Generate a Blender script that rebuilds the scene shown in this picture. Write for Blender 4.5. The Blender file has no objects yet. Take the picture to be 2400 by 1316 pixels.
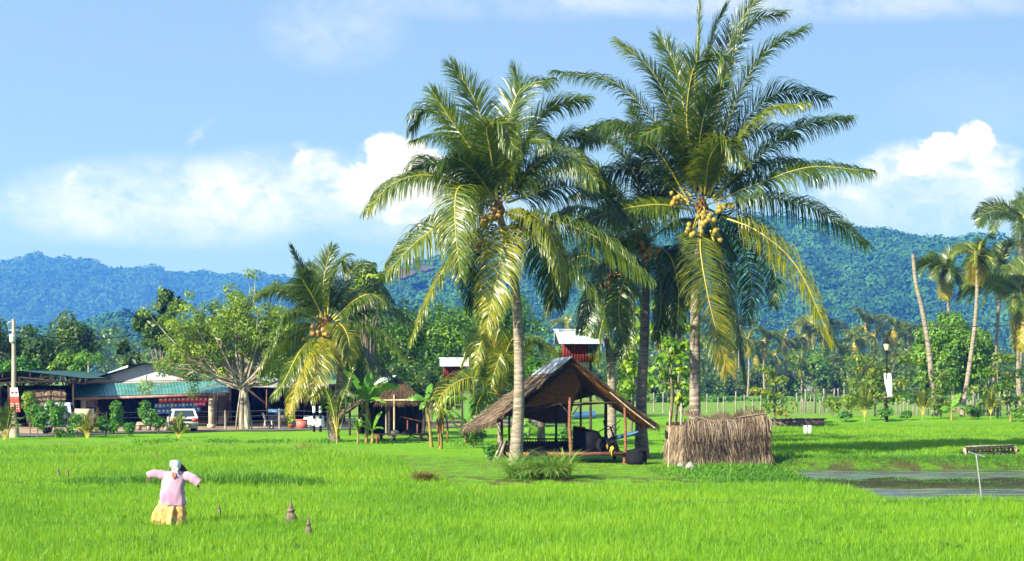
import bpy, math, random
import numpy as np
from mathutils import Vector
rng = np.random.default_rng(7); random.seed(7)
SC = bpy.context.scene
# ---------------------------------------------------------------- camera, light, exposure
F, H, HY = 3800.0, 3.7, 878.0          # focal length in photo pixels, eye height, horizon row
cd = bpy.data.cameras.new('camera'); cam = bpy.data.objects.new('camera', cd); SC.collection.objects.link(cam)
cam.location = (0, 0, H); cam.rotation_euler = (math.pi/2, 0, 0)
cd.sensor_width = 36; cd.lens = 36*F/2400; cd.shift_y = (HY-658)/2400; cd.clip_start = .5; cd.clip_end = 9000
SC.camera = cam
SC.view_settings.view_transform = 'Standard'; SC.view_settings.look = 'None'
SC.view_settings.exposure = 1.3; SC.view_settings.gamma = 1; SC.view_settings.use_curve_mapping = False
SUN_FROM = Vector((-.66, -.60, .50)).normalized()
sd = bpy.data.lights.new('sun', 'SUN'); sd.energy = 5.0; sd.angle = math.radians(.5); sd.color = (1, .94, .83)
so = bpy.data.objects.new('sun', sd); SC.collection.objects.link(so)
so.rotation_euler = (-SUN_FROM).to_track_quat('-Z', 'Y').to_euler()
SC.cycles.max_bounces = 6; SC.cycles.transparent_max_bounces = 8; SC.cycles.volume_bounces = 0
SC.cycles.use_denoising = True

class NT:
    """tiny wrapper for building node trees"""
    def __init__(s, tree): s.t = tree; s.t.nodes.clear()
    def n(s, typ, **kw):
        x = s.t.nodes.new('ShaderNode'+typ)
        for k, v in kw.items():
            if k.startswith('i_'): s.set(x, k[2:].replace('_', ' '), v)
            else: setattr(x, k, v)
        return x
    def set(s, node, key, v):
        sock = node.inputs[int(key)] if key.isdigit() else node.inputs[key]
        if hasattr(v, 'is_output'): s.t.links.new(v, sock)
        else: sock.default_value = v
    def m(s, op, a, b=None, c=None, clamp=False):
        x = s.n('Math', operation=op); x.use_clamp = clamp
        for i, v in enumerate((a, b, c)):
            if v is not None: s.set(x, str(i), v)
        return x.outputs[0]
    def noise(s, vec, scale, detail=4, rough=.55, dist=0):
        x = s.n('TexNoise'); s.set(x, 'Vector', vec) if vec is not None else None
        for k, v in (('Scale', scale), ('Detail', detail), ('Roughness', rough), ('Distortion', dist)): x.inputs[k].default_value = v
        return x.outputs['Fac']
    def ramp(s, fac, stops):
        x = s.n('ValToRGB'); s.set(x, 'Fac', fac); e = x.color_ramp.elements
        while len(e) < len(stops): e.new(.5)
        for el, (p, c) in zip(e, stops): el.position = p; el.color = (*c[:3], 1)
        return x.outputs['Color']
    def mix(s, fac, a, b, bt='MIX'):
        x = s.n('Mix', data_type='RGBA', blend_type=bt)
        s.set(x, '0', fac)
        for i, v in ((6, a), (7, b)): s.set(x, str(i), (*v, 1) if isinstance(v, tuple) and len(v) == 3 else v)
        return x.outputs[2]
    def sstep(s, x, lo, hi):
        r = s.n('MapRange', interpolation_type='SMOOTHSTEP'); s.set(r, '0', x)
        r.inputs[1].default_value = lo; r.inputs[2].default_value = hi
        return r.outputs[0]

def build_world():
    w = bpy.data.worlds.new('World'); SC.world = w; w.use_nodes = True
    N = NT(w.node_tree)
    gen = N.n('TexCoord').outputs['Generated']
    sp = N.n('SeparateXYZ'); N.set(sp, '0', gen); x, y, z = sp.outputs
    sky = N.n('TexSky', sky_type='NISHITA'); sky.sun_disc = False
    sky.sun_elevation = math.asin(SUN_FROM.z); sky.sun_rotation = math.atan2(SUN_FROM.x, SUN_FROM.y)
    up = N.n('VectorMath', operation='ADD'); N.set(up, '0', gen); up.inputs[1].default_value = (0, 0, .65)
    N.set(sky, 'Vector', up.outputs[0])
    sky.altitude = 0; sky.air_density = 1.0; sky.dust_density = .3; sky.ozone_density = 2.0
    tint = N.mix(1.0, sky.outputs[0], SKY_TINT, 'MULTIPLY')
    # clouds fixed in world directions: u = tan(azimuth), v = tan(elevation) north of the field
    ys = N.m('MAXIMUM', y, .05)
    u = N.m('DIVIDE', x, ys); v = N.m('DIVIDE', z, ys)
    cv = N.n('CombineXYZ'); N.set(cv, '0', u); N.set(cv, '1', N.m('MULTIPLY', v, 1.5)); cvo = cv.outputs[0]
    nb = N.noise(cvo, 16, 8, .58, .3); nf = N.noise(cvo, 60, 6, .65, .5)
    nn = N.m('ADD', N.m('MULTIPLY', nb, .6), N.m('MULTIPLY', nf, .4))
    nd = N.m('SUBTRACT', nn, .5)
    def ell(cx, cy, rx, ry, st, tilt=0):
        du = N.m('DIVIDE', N.m('SUBTRACT', u, (cx-1200)/F), rx/F)
        dv0 = N.m('SUBTRACT', v, (HY-cy)/F)
        if tilt: dv0 = N.m('SUBTRACT', dv0, N.m('MULTIPLY', N.m('SUBTRACT', u, (cx-1200)/F), tilt))
        dv = N.m('DIVIDE', dv0, ry/F)
        d = N.m('ADD', N.m('MULTIPLY', du, du), N.m('MULTIPLY', dv, dv))
        return N.m('MULTIPLY', N.m('SUBTRACT', 1, d, clamp=True), st)
    tot = None
    for e in CLOUDS:
        q = ell(*e); tot = q if tot is None else N.m('MAXIMUM', tot, q)
    dens = N.m('ADD', tot, N.m('MULTIPLY', nd, 2.6))
    dens = N.m('MULTIPLY', N.sstep(dens, .10, 1.1), N.sstep(tot, .0, .25))
    core = None
    for e in CORE:
        q = ell(*e); core = q if core is None else N.m('MAXIMUM', core, q)
    cd_ = N.m('ADD', core, N.m('MULTIPLY', N.m('ADD', N.m('MULTIPLY', nd, .6), N.m('MULTIPLY', N.m('SUBTRACT', nf, .5), .9)), 1.3))
    cd_ = N.m('MULTIPLY', N.sstep(cd_, .22, .60), N.sstep(v, (HY-500)/F, (HY-380)/F))
    cd_ = N.m('MULTIPLY', cd_, N.sstep(core, .0, .12))
    dens = N.m('MAXIMUM', dens, cd_)
    soft = None
    for e in VEILS:
        q = ell(*e); soft = q if soft is None else N.m('ADD', soft, q)
    veil = N.m('MULTIPLY', soft, N.sstep(nn, .28, .62), clamp=True)
    cl = N.m('MAXIMUM', dens, veil)
    cl = N.m('MULTIPLY', cl, N.sstep(y, .05, .2))
    wid = N.m('MULTIPLY', N.sstep(N.noise(gen, 2.2, 7, .6), .55, .8), N.m('SUBTRACT', 1, N.sstep(y, .3, .7)))
    cl = N.m('MAXIMUM', cl, N.m('MULTIPLY', wid, .7))
    col = N.mix(cl, tint, CLOUD_COL)
    bg = N.n('Background'); N.set(bg, 'Color', col); bg.inputs['Strength'].default_value = .068
    out = N.n('OutputWorld'); N.t.links.new(bg.outputs[0], out.inputs[0])
SKY_TINT = (3.55, 3.15, 2.62)
CLOUD_COL = (8.0, 7.8, 8.5)
CLOUDS = [(925,400,120,95,.7), (985,440,150,95,.8), (840,440,170,80,.7), (720,410,130,75,.6), (690,350,60,30,.4), (900,490,260,70,.55),
          (430,430,230,85,.50,.25), (220,440,210,80,.48,.2), (40,465,160,70,.45), (465,315,60,30,.5,.9), (560,470,220,90,.5), (280,520,180,50,.38), (620,400,170,80,.5),
          (2270,350,100,70,.7), (2180,385,160,80,.7), (2340,400,100,90,.6), (2080,410,140,60,.6), (2000,450,130,45,.5)]
CORE = [(922,372,85,78,1.0), (985,410,110,85,1.0), (860,425,90,60,.8), (2285,325,62,48,1.0), (2215,350,80,50,.95), (2150,385,75,45,.8), (705,372,60,34,.5), (1040,430,90,70,.8)]
VEILS = [(780,70,190,110,.28), (1900,0,700,60,.4), (1200,0,400,60,.25), (400,470,460,120,.55), (650,440,300,110,.4), (500,550,330,50,.1),
         (1000,500,300,90,.4), (2180,460,330,110,.5), (2300,250,250,110,.08), (100,500,250,80,.2)]
build_world()

# ---------------------------------------------------------------- helpers
def W(px, py, Y): return np.array([(px-1200)/F*Y, Y, H-(py-HY)/F*Y])
def g2(px, py, z=0.):
    Y = (H-z)*F/(py-HY); return ((px-1200)/F*Y, Y)
def norm(a): return a/np.maximum(np.linalg.norm(a, axis=-1, keepdims=True), 1e-9)
def sst(x, a, b):
    t = np.clip((np.asarray(x, float)-a)/(b-a), 0, 1); return t*t*(3-2*t)
COL = SC.collection
def tag(o, label=None, cat=None, group=None, kind=None):
    for k, v in (('label', label), ('category', cat), ('group', group), ('kind', kind)):
        if v: o[k] = v
    return o
def thing(name, label, cat, loc, group=None):
    o = bpy.data.objects.new(name, None); COL.objects.link(o); o.location = tuple(map(float, loc)); o.empty_display_size = .3
    return tag(o, label, cat, group)
class MB:
    def __init__(s): s.v = []; s.f = []; s.a = []; s.n = 0
    def add(s, v, f, var=.5, m=0):
        v = np.asarray(v, np.float32).reshape(-1, 3); f = np.asarray(f, np.int64)
        s.v.append(v); s.f.append((f+s.n, m)); s.a.append(np.broadcast_to(np.asarray(var, np.float32), (len(v),))); s.n += len(v)
    def build(s, name, mats, parent=None, smooth=False, loc=None):
        if not isinstance(mats, (list, tuple)): mats = [mats]
        off = np.zeros(3)
        o_parent = parent; p = parent
        while p is not None: off += np.array(p.location); p = p.parent
        org = off if loc is None else np.asarray(loc, float)
        v = np.concatenate(s.v)-org.astype(np.float32)
        me = bpy.data.meshes.new(name); me.vertices.add(len(v)); me.vertices.foreach_set('co', v.ravel())
        lv = np.concatenate([f.ravel() for f, _ in s.f]); lt = np.concatenate([np.full(len(f), f.shape[1]) for f, _ in s.f])
        mi = np.concatenate([np.full(len(f), m) for f, m in s.f])
        me.loops.add(len(lv)); me.loops.foreach_set('vertex_index', lv.astype(np.int32))
        me.polygons.add(len(lt)); me.polygons.foreach_set('loop_start', np.concatenate([[0], np.cumsum(lt)[:-1]]).astype(np.int32))
        me.polygons.foreach_set('material_index', mi.astype(np.int32))
        if smooth: me.polygons.foreach_set('use_smooth', np.ones(len(lt), bool))
        at = me.attributes.new('var', 'FLOAT', 'POINT'); at.data.foreach_set('value', np.concatenate(s.a).astype(np.float32))
        for m in mats: me.materials.append(m)
        me.update(calc_edges=True)
        o = bpy.data.objects.new(name, me); COL.objects.link(o)
        if parent is not None: o.parent = parent
        o.location = tuple(org-off)
        return o
BOXF = [[0,3,2,1],[4,5,6,7],[0,1,5,4],[1,2,6,5],[2,3,7,6],[3,0,4,7]]
def box(b, c, s, rz=0., var=.5, m=0, tilt=None):
    c = np.asarray(c, float); h = np.asarray(s, float)/2
    p = np.array([[-1,-1,-1],[1,-1,-1],[1,1,-1],[-1,1,-1],[-1,-1,1],[1,-1,1],[1,1,1],[-1,1,1]])*h
    if tilt is not None: p = p @ np.asarray(tilt).T
    if rz: cs, sn = math.cos(rz), math.sin(rz); p = p @ np.array([[cs,sn,0],[-sn,cs,0],[0,0,1]])
    b.add(p+c, BOXF, var, m)
def hexa(b, pts, var=.5, m=0): b.add(pts, BOXF, var, m)      # 4 bottom + 4 top corners
def beam(b, p0, p1, w, h=None, var=.5, m=0):
    p0 = np.asarray(p0, float); p1 = np.asarray(p1, float); h = h or w
    t = norm(p1-p0); up = np.array([0,0,1.]) if abs(t[2]) < .9 else np.array([0,1.,0])
    s = norm(np.cross(t, up)); u = np.cross(s, t)
    p = []
    for q in (p0, p1):
        for a, c in ((-1,-1),(1,-1),(1,1),(-1,1)): p.append(q+s*a*w/2+u*c*h/2)
    b.add(p, BOXF, var, m)
def tube(b, pts, rad, n=6, var=.5, m=0, cap=True):
    P = np.asarray(pts, float); k = len(P); r = np.atleast_1d(np.asarray(rad, float))
    r = np.interp(np.linspace(0,1,k), np.linspace(0,1,len(r)), r) if len(r) != k else r
    T = norm(np.gradient(P, axis=0)); ref = np.array([0,0,1.]) if abs(T[0][2]) < .9 else np.array([0,1.,0])
    S = norm(np.cross(T, ref)); U = np.cross(S, T)
    a = np.arange(n)/n*2*math.pi
    V = P[:,None]+r[:,None,None]*(np.cos(a)[None,:,None]*S[:,None]+np.sin(a)[None,:,None]*U[:,None])
    i = np.arange(k-1)[:,None]*n; j = np.arange(n)[None]; j2 = (j+1) % n
    Fc = np.stack([i+j, i+j2, i+n+j2, i+n+j], -1).reshape(-1, 4)
    b.add(V.reshape(-1,3), Fc, np.repeat(np.broadcast_to(var, (k,)), n) if np.ndim(var) else var, m)
    if cap:
        for e, q in ((0, P[0]), (k-1, P[-1])):
            vv = np.vstack([V[e], q]); b.add(vv, [[n, (x+1) % n, x] if e == 0 else [n, x, (x+1) % n] for x in range(n)], var[e] if np.ndim(var) else var, m)
def lathe(b, c, prof, n=12, var=.5, m=0, axis=None):
    c = np.asarray(c, float); k = len(prof); a = np.arange(n)/n*2*math.pi
    R = np.eye(3)
    if axis is not None:
        z = norm(np.asarray(axis, float)); x = norm(np.cross(z, [.13,.9,.4])); R = np.stack([x, np.cross(z, x), z], 1)
    V = np.array([[r*math.cos(q), r*math.sin(q), z] for r, z in prof for q in a]) @ R.T+c
    Fc = [[i*n+j, i*n+(j+1) % n, (i+1)*n+(j+1) % n, (i+1)*n+j] for i in range(k-1) for j in range(n)]
    b.add(V, Fc, var, m)
def quad(b, p, var=.5, m=0): b.add(p, [[0,1,2,3]], var, m)
def grid(b, fn, nu, nv, var=.5, m=0):
    """fn(u,v) arrays -> (...,3)"""
    u, v = np.meshgrid(np.linspace(0,1,nu+1), np.linspace(0,1,nv+1), indexing='ij')
    P = fn(u, v).reshape(-1,3); i = np.arange(nu)[:,None]*(nv+1); j = np.arange(nv)[None]
    b.add(P, np.stack([i+j, i+nv+1+j, i+nv+2+j, i+j+1], -1).reshape(-1,4), var if np.ndim(var) == 0 else np.asarray(var).ravel(), m)
def corrugated(b, p00, p10, p01, p11, pitch=.076, amp=.009, thick=0., nv=2, m=0, var=.5):
    """sheet whose ridges run from the u edge p00-p10 down to p01-p11"""
    p00, p10, p01, p11 = (np.asarray(q, float) for q in (p00, p10, p01, p11))
    L = np.linalg.norm(p10-p00); nw = max(3, int(L/pitch)); nrm = norm(np.cross(p10-p00, p01-p00)); nrm = nrm if nrm[2] > 0 else -nrm
    def fn(u, v):
        q = (p00*(1-u)[...,None]+p10*u[...,None])*(1-v)[...,None]+(p01*(1-u)[...,None]+p11*u[...,None])*v[...,None]
        return q+nrm*(amp*np.cos(u*nw*2*math.pi))[...,None]
    grid(b, fn, nw*4, nv, var, m)
    if thick: grid(b, lambda u, v: fn(u, v)-nrm*thick, nw*4, nv, var, m)
def strips(b, C, Wd, var, m=0):
    """C (n,k,3) centre lines, Wd (n,k,3) half-width vectors"""
    n, k, _ = C.shape
    V = np.stack([C-Wd, C+Wd], 2).reshape(-1,3)
    i = (np.arange(n)*k*2)[:,None]; j = np.arange(k-1)[None]*2
    Fc = np.stack([i+j, i+j+1, i+j+3, i+j+2], -1).reshape(-1,4)
    b.add(V, Fc, np.repeat(np.broadcast_to(var, (n,)), 2*k), m)
def leaves(b, P, D, Nn, L, Wd, var, m=0, fold=.25):
    """one folded rhombus leaf each"""
    n = len(P); D = norm(D); S = norm(np.cross(D, Nn)); U = np.cross(S, D)
    L = np.broadcast_to(L, (n,))[:,None]; Wd = np.broadcast_to(Wd, (n,))[:,None]
    a = P; c = P+D*L; mid = P+D*L*.5
    l = mid-S*Wd/2+U*Wd*fold; r = mid+S*Wd/2+U*Wd*fold
    V = np.stack([a, l, c, r], 1).reshape(-1,3); i = np.arange(n)[:,None]*4
    b.add(V, np.concatenate([np.hstack([i, i+2, i+1]), np.hstack([i, i+3, i+2])]), np.repeat(np.broadcast_to(var, (n,)), 4), m)
def catmull(P, n):
    P = np.asarray(P, float); Q = np.vstack([2*P[0]-P[1], P, 2*P[-1]-P[-2]])
    seg = np.r_[0, np.cumsum(np.linalg.norm(np.diff(P, axis=0), axis=1))]; t = np.linspace(0, seg[-1], n)
    i = np.clip(np.searchsorted(seg, t, side='right')-1, 0, len(P)-2); f = ((t-seg[i])/(seg[i+1]-seg[i]))[:,None]
    a, b_, c, d = Q[i], Q[i+1], Q[i+2], Q[i+3]
    return .5*(2*b_+(c-a)*f+(2*a-5*b_+4*c-d)*f*f+(-a+3*b_-3*c+d)*f**3)
def rand_dirs(n): return norm(rng.normal(size=(n,3)))

# ---------------------------------------------------------------- materials
def mat(name, ramp, rough=.7, spec=.5, scale=6., stretch=(1,1,1), bump=0., bscale=40., attr=0., metal=0., trans=None, detail=5, coords='Object', transw=.35):
    """procedural surface: noise (and the per-leaf 'var' attribute) through a colour ramp"""
    m = bpy.data.materials.new(name); m.use_nodes = True; N = NT(m.node_tree)
    tc = N.n('TexCoord').outputs[coords]; mp = N.n('Mapping'); N.set(mp, 'Vector', tc); mp.inputs['Scale'].default_value = stretch
    nz = N.noise(mp.outputs[0], scale, detail, .6)
    fac = N.sstep(nz, .25, .75)
    if attr:
        va = N.n('Attribute', attribute_name='var').outputs['Fac']
        fac = N.m('ADD', N.m('MULTIPLY', va, attr), N.m('MULTIPLY', fac, 1-attr))
    k = len(ramp); col = N.ramp(fac, [(i/(k-1) if k > 1 else 0, c) for i, c in enumerate(ramp)])
    p = N.n('BsdfPrincipled'); N.set(p, 'Base Color', col); p.inputs['Roughness'].default_value = rough
    p.inputs['Specular IOR Level'].default_value = spec; p.inputs['Metallic'].default_value = metal
    if bump:
        bp = N.n('Bump'); bp.inputs['Strength'].default_value = bump; bp.inputs['Distance'].default_value = .02
        N.set(bp, 'Height', N.noise(mp.outputs[0], bscale, 4, .6)); N.set(p, 'Normal', bp.outputs[0])
    sh = p.outputs[0]
    if trans:
        tr = N.n('BsdfTranslucent'); N.set(tr, 'Color', N.mix(1., col, trans, 'MULTIPLY'))
        mx = N.n('MixShader'); mx.inputs[0].default_value = transw
        N.t.links.new(sh, mx.inputs[1]); N.t.links.new(tr.outputs[0], mx.inputs[2]); sh = mx.outputs[0]
    o = N.n('OutputMaterial'); N.t.links.new(sh, o.inputs[0])
    return m
TR = (2.2, 2.0, .5)
M = {}
M['palm'] = mat('palm_leaflet', [(.009,.026,.004),(.032,.072,.007),(.095,.150,.010),(.29,.28,.014),(.42,.27,.04)], .34, .55, 3, attr=.8, trans=TR, transw=.3)
M['rachis'] = mat('palm_rachis', [(.16,.2,.03),(.45,.36,.05),(.40,.24,.06)], .45, .5, 3, attr=.8)
M['palmtrunk'] = mat('palm_bark', [(.11,.09,.07),(.24,.20,.155),(.36,.32,.26)], .9, .2, 2.5, (1,1,6), .8, 5)
M['palmtrunk_dark'] = mat('dark_palm_bark', [(.09,.075,.055),(.19,.15,.11),(.30,.25,.19)], .9, .2, 2.5, (1,1,6), .8, 5)
M['coconut'] = mat('coconut_husk', [(.15,.15,.02),(.30,.22,.03),(.36,.16,.03)], .5, .5, 3, attr=.7)
M['husk'] = mat('palm_fibre', [(.06,.03,.015),(.20,.10,.035),(.36,.20,.07)], .9, .2, 5, (1,1,3), attr=.4)
M['rice'] = mat('rice_leaf', [(.07,.21,.005),(.17,.37,.008),(.31,.46,.018)], .5, .4, .12, attr=.65, trans=(1.5,1.35,.5), transw=.4)
M['bund'] = mat('bund_grass', [(.03,.13,.010),(.085,.24,.012),(.2,.34,.03)], .5, .4, .3, attr=.7, trans=(1.6,1.4,.5))
M['lawn'] = mat('short_grass', [(.09,.26,.006),(.16,.38,.010),(.26,.42,.02)], .6, .3, .35, attr=.55, trans=(1.5,1.35,.5))
# ---------------------------------------------------------------- terrain
_E = [g2(-300,1048), g2(0,1048), g2(640,1052), g2(800,1062), g2(940,1078), g2(985,1122), g2(1150,1146), g2(1330,1140), g2(1600,1140), g2(1830,1138)]
EX = np.array([p[0] for p in _E]+[10.0, 10.8]); EY = np.array([p[1] for p in _E]+[57.5, 66.])
def yedge(X): return np.interp(X, EX, EY)
def wob(X, Y, s=1.): return np.sin(X*1.7*s+.6*np.sin(Y*1.1*s))*.5+np.sin(Y*2.3*s+X*.9*s)*.3+np.sin(X*4.1*s-Y*3.3*s)*.2
def verge_mask(X, Y):
    a = sst(Y-yedge(X)+.35*wob(X,Y), -.2, 1.6)
    r = 1-sst(X, 9.6, 10.8)
    far = sst(Y, 112, 118)                     # right verge beyond the paddies
    return np.maximum(a*r, far)
def pond_masks(X, Y):
    e = .25*wob(X, Y)
    left = sst(X+.4*wob(X,Y), 10.2, 11.2)
    far = left*sst(Y+e, 57.9, 59.1)*(1-sst(Y+e, 64.0, 65.2))
    near = sst(X+.5*wob(X,Y), 10.6, 12.4)*sst(Y+e-.05*(X-12), 47.5, 48.5)*(1-sst(Y+e, 53.9, 54.9))
    bank = sst(X, 9.3, 10.6)*sst(Y+e, 53.9, 54.9)*(1-sst(Y+e, 58.2, 59.2))
    return far, near, bank
def bunds(X, Y):
    r = sst(X, 8.5, 10)
    h = .13*r*np.exp(-((Y-94+.25*wob(X,Y)-.10*(X-25))/.8)**2)
    h = h+.12*np.exp(-((Y-45.6+.2*wob(X,Y)-.02*X)/.35)**2)*sst(X, 3, 5)
    h = h+.10*np.exp(-((Y-54.6+.15*wob(X,Y)+.05*(X+14))/.4)**2)*(1-sst(X, -7, -5))
    h = h+.08*np.exp(-((Y-39.2+.15*wob(X,Y))/.35)**2)*(1-sst(X, -8, -7))
    h = h+.30*r*sst(Y+.2*wob(X,Y), 65, 65.8)*(1-sst(Y, 67.2, 70))
    return h
def gz(X, Y):
    X = np.asarray(X, float); Y = np.asarray(Y, float)
    v = verge_mask(X, Y)
    z = v*(.2-.17*sst(X,-9,-3)*(1-sst(Y,74,90)))+.14*v*np.exp(-((X-2)/5)**2-((Y-57)/2.6)**2)+.22*sst(Y, 112, 118)*sst(X, 8, 12)*(1-sst(Y, 124, 134))
    f, n, bk = pond_masks(X, Y)
    z = z+bunds(X, Y)-.42*np.maximum(f, n)
    z = z+(-.03+.07*wob(X,Y,1.7))*bk*(1-np.maximum(f,n))
    return z+.025*wob(X, Y, .6)
def gz1(x, y): return float(gz(np.array([x]), np.array([y]))[0])
def G(px, py, z=.0):
    """ground point seen at a photo pixel (two refinements)"""
    for _ in range(4):
        x, y = g2(px, py, z); z = gz1(x, y)
    return np.array([x, y, z])
def GY(px, Y): x = (px-1200)/F*Y; return np.array([x, Y, gz1(x, Y)])

def build_ground():
    fx = np.arange(-40, 46, .4); fy = np.arange(26, 140, .4)
    xs = np.r_[-5000,-1500,-700,-300,-150,-80,-55, fx, 55, 80,150,300,700,1500,5000]
    ys = np.r_[-200,-50,0,12,20, fy, 150,170,200,240,300,450,800,1600,3500,7000]
    X, Y = np.meshgrid(xs, ys, indexing='ij'); Z = gz(X, Y)
    nx, ny = X.shape; b = MB(); i = np.arange(nx-1)[:,None]*ny; j = np.arange(ny-1)[None]
    b.add(np.stack([X,Y,Z],-1).reshape(-1,3), np.stack([i+j, i+ny+j, i+ny+j+1, i+j+1], -1).reshape(-1,4), .5)
    m = bpy.data.materials.new('field_ground'); m.use_nodes = True; N = NT(m.node_tree)
    at = lambda n: N.n('Attribute', attribute_name=n).outputs['Fac']
    pos = N.n('NewGeometry').outputs['Position']
    n1 = N.noise(pos, 1.3, 6, .6); n2 = N.noise(pos, 9, 5, .65)
    rice = N.ramp(n2, [(.3,(.05,.13,.006)),(.7,(.12,.25,.012))])
    lawn = N.ramp(N.m('ADD', N.m('MULTIPLY', n1, .6), N.m('MULTIPLY', n2, .4)), [(.3,(.07,.20,.006)),(.5,(.14,.33,.010)),(.68,(.22,.28,.03))])
    far = N.ramp(n1, [(.3,(.10,.22,.02)),(.7,(.19,.29,.045))])
    soil = N.ramp(n2, [(.3,(.035,.025,.015)),(.7,(.11,.075,.04))])
    mud = N.ramp(n2, [(.35,(.018,.013,.010)),(.7,(.05,.06,.015))])
    c = N.mix(at('m_verge'), rice, lawn); c = N.mix(at('m_far'), c, far)
    c = N.mix(N.m('MULTIPLY', at('m_soil'), N.sstep(n1, .42, .58)), c, soil)
    c = N.mix(at('m_mud'), c, mud)
    p = N.n('BsdfPrincipled'); N.set(p, 'Base Color', c); p.inputs['Roughness'].default_value = .95; p.inputs['Specular IOR Level'].default_value = .15
    bp = N.n('Bump'); bp.inputs['Strength'].default_value = .6; bp.inputs['Distance'].default_value = .05; N.set(bp, 'Height', n2); N.set(p, 'Normal', bp.outputs[0])
    N.t.links.new(p.outputs[0], N.n('OutputMaterial').inputs[0])
    o = b.build('ground', m, smooth=True); tag(o, kind='structure', label='flat green paddy land with grassy mound and banks', cat='ground')
    f, n, bk = pond_masks(X, Y)
    for nm, d in (('m_verge', verge_mask(X,Y)), ('m_far', sst(Y, 126, 140)),
                  ('m_soil', .6*verge_mask(X,Y)*(1-sst(Y,70,74))+sst(X,9,10.5)*.9*sst(Y,64.2,65)*(1-sst(Y,65.3,65.9))+.5*verge_mask(X,Y)*(1-sst(Y-yedge(X),0,5))),
                  ('m_mud', np.clip(np.maximum(np.maximum(f, n), bk), 0, 1))):
        a = o.data.attributes.new(nm, 'FLOAT', 'POINT'); a.data.foreach_set('value', d.ravel().astype(np.float32))
build_ground()

def build_water():
    m = bpy.data.materials.new('pond_water'); m.use_nodes = True; N = NT(m.node_tree)
    pos = N.n('NewGeometry').outputs['Position']; p = N.n('BsdfPrincipled')
    mp = N.n('Mapping'); N.set(mp, 'Vector', pos); mp.inputs['Scale'].default_value = (.35, 1.6, 1)
    scum = N.sstep(N.noise(mp.outputs[0], 1.6, 7, .68), .50, .60)
    N.set(p, 'Base Color', N.mix(scum, (.045,.058,.04), (.16,.19,.085)))
    N.set(p, 'Roughness', N.m('ADD', N.m('MULTIPLY', scum, .5), .12)); p.inputs['IOR'].default_value = 1.33
    bp = N.n('Bump'); bp.inputs['Strength'].default_value = .5; bp.inputs['Distance'].default_value = .05
    N.set(bp, 'Height', N.noise(mp.outputs[0], 6, 4)); N.set(p, 'Normal', bp.outputs[0])
    N.t.links.new(p.outputs[0], N.n('OutputMaterial').inputs[0])
    for (y0, y1), lab in (((57.4,65.6),'narrow strip of pale water under the far paddy bank'), ((46.2,56.4),'shallow weedy water in front of the dark mud bank')):
        b = MB(); grid(b, lambda u, v: np.stack([9.3+u*36, y0+v*(y1-y0), u*0-.13], -1), 8, 4)
        tag(b.build('pond_water', m), lab, 'water', kind='structure')
build_water()

def blades(b, X, Y, hgt, wid, lean, var, m=0, z=None, segs=2):
    n = len(X); z = gz(X, Y) if z is None else z
    a = rng.uniform(0, 2*math.pi, n); d = np.stack([np.cos(a), np.sin(a), 0*a], -1)
    hgt = np.broadcast_to(hgt, (n,)); lean = np.broadcast_to(lean, (n,))
    base = np.stack([X, Y, z-.01], -1); t = np.linspace(0, 1, segs+1)
    C = base[:,None]+np.stack([0*t,0*t,t],-1)[None]*(hgt*(1-.35*lean))[:,None,None]*np.stack([t*0+1]*3,-1)[None]
    C = C+d[:,None]*(hgt*lean)[:,None,None]*(t**2)[None,:,None]
    C[:,:,2] -= (hgt*lean*.35)[:,None]*(t**3)[None]
    a2 = a+rng.uniform(.6, 2.5, n); wv = np.stack([np.cos(a2), np.sin(a2), 0*a2], -1)
    w = np.broadcast_to(wid, (n,))[:,None]*np.array([.7]+[1.]*(segs-1)+[.12])[None]*.5
    strips(b, C, wv[:,None]*w[:,:,None], var, m)
def scatter(n, y0, y1, x0=None, x1=None, margin=2.5):
    """uniform per ground area inside the wedge the photo looks at"""
    Y = np.sqrt(rng.uniform(y0*y0, y1*y1, n)); hw = 1200/F*Y+margin
    X = rng.uniform(-1, 1, n)*hw
    return X, Y
def rice_ok(X, Y):
    f, n, bk = pond_masks(X, Y)
    wet = np.maximum(np.maximum(f, n), bk)
    near = (Y < yedge(X)+.2+.2*wob(X,Y)) & (X < 10.9) | (X >= 10.9) & (Y < 52)
    right = (X > 9.6+.03*(Y-66)) & (Y > 67) & (Y < 113)
    return (near | right) & (wet < .25) & (bunds(X, Y) < .06)
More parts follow.
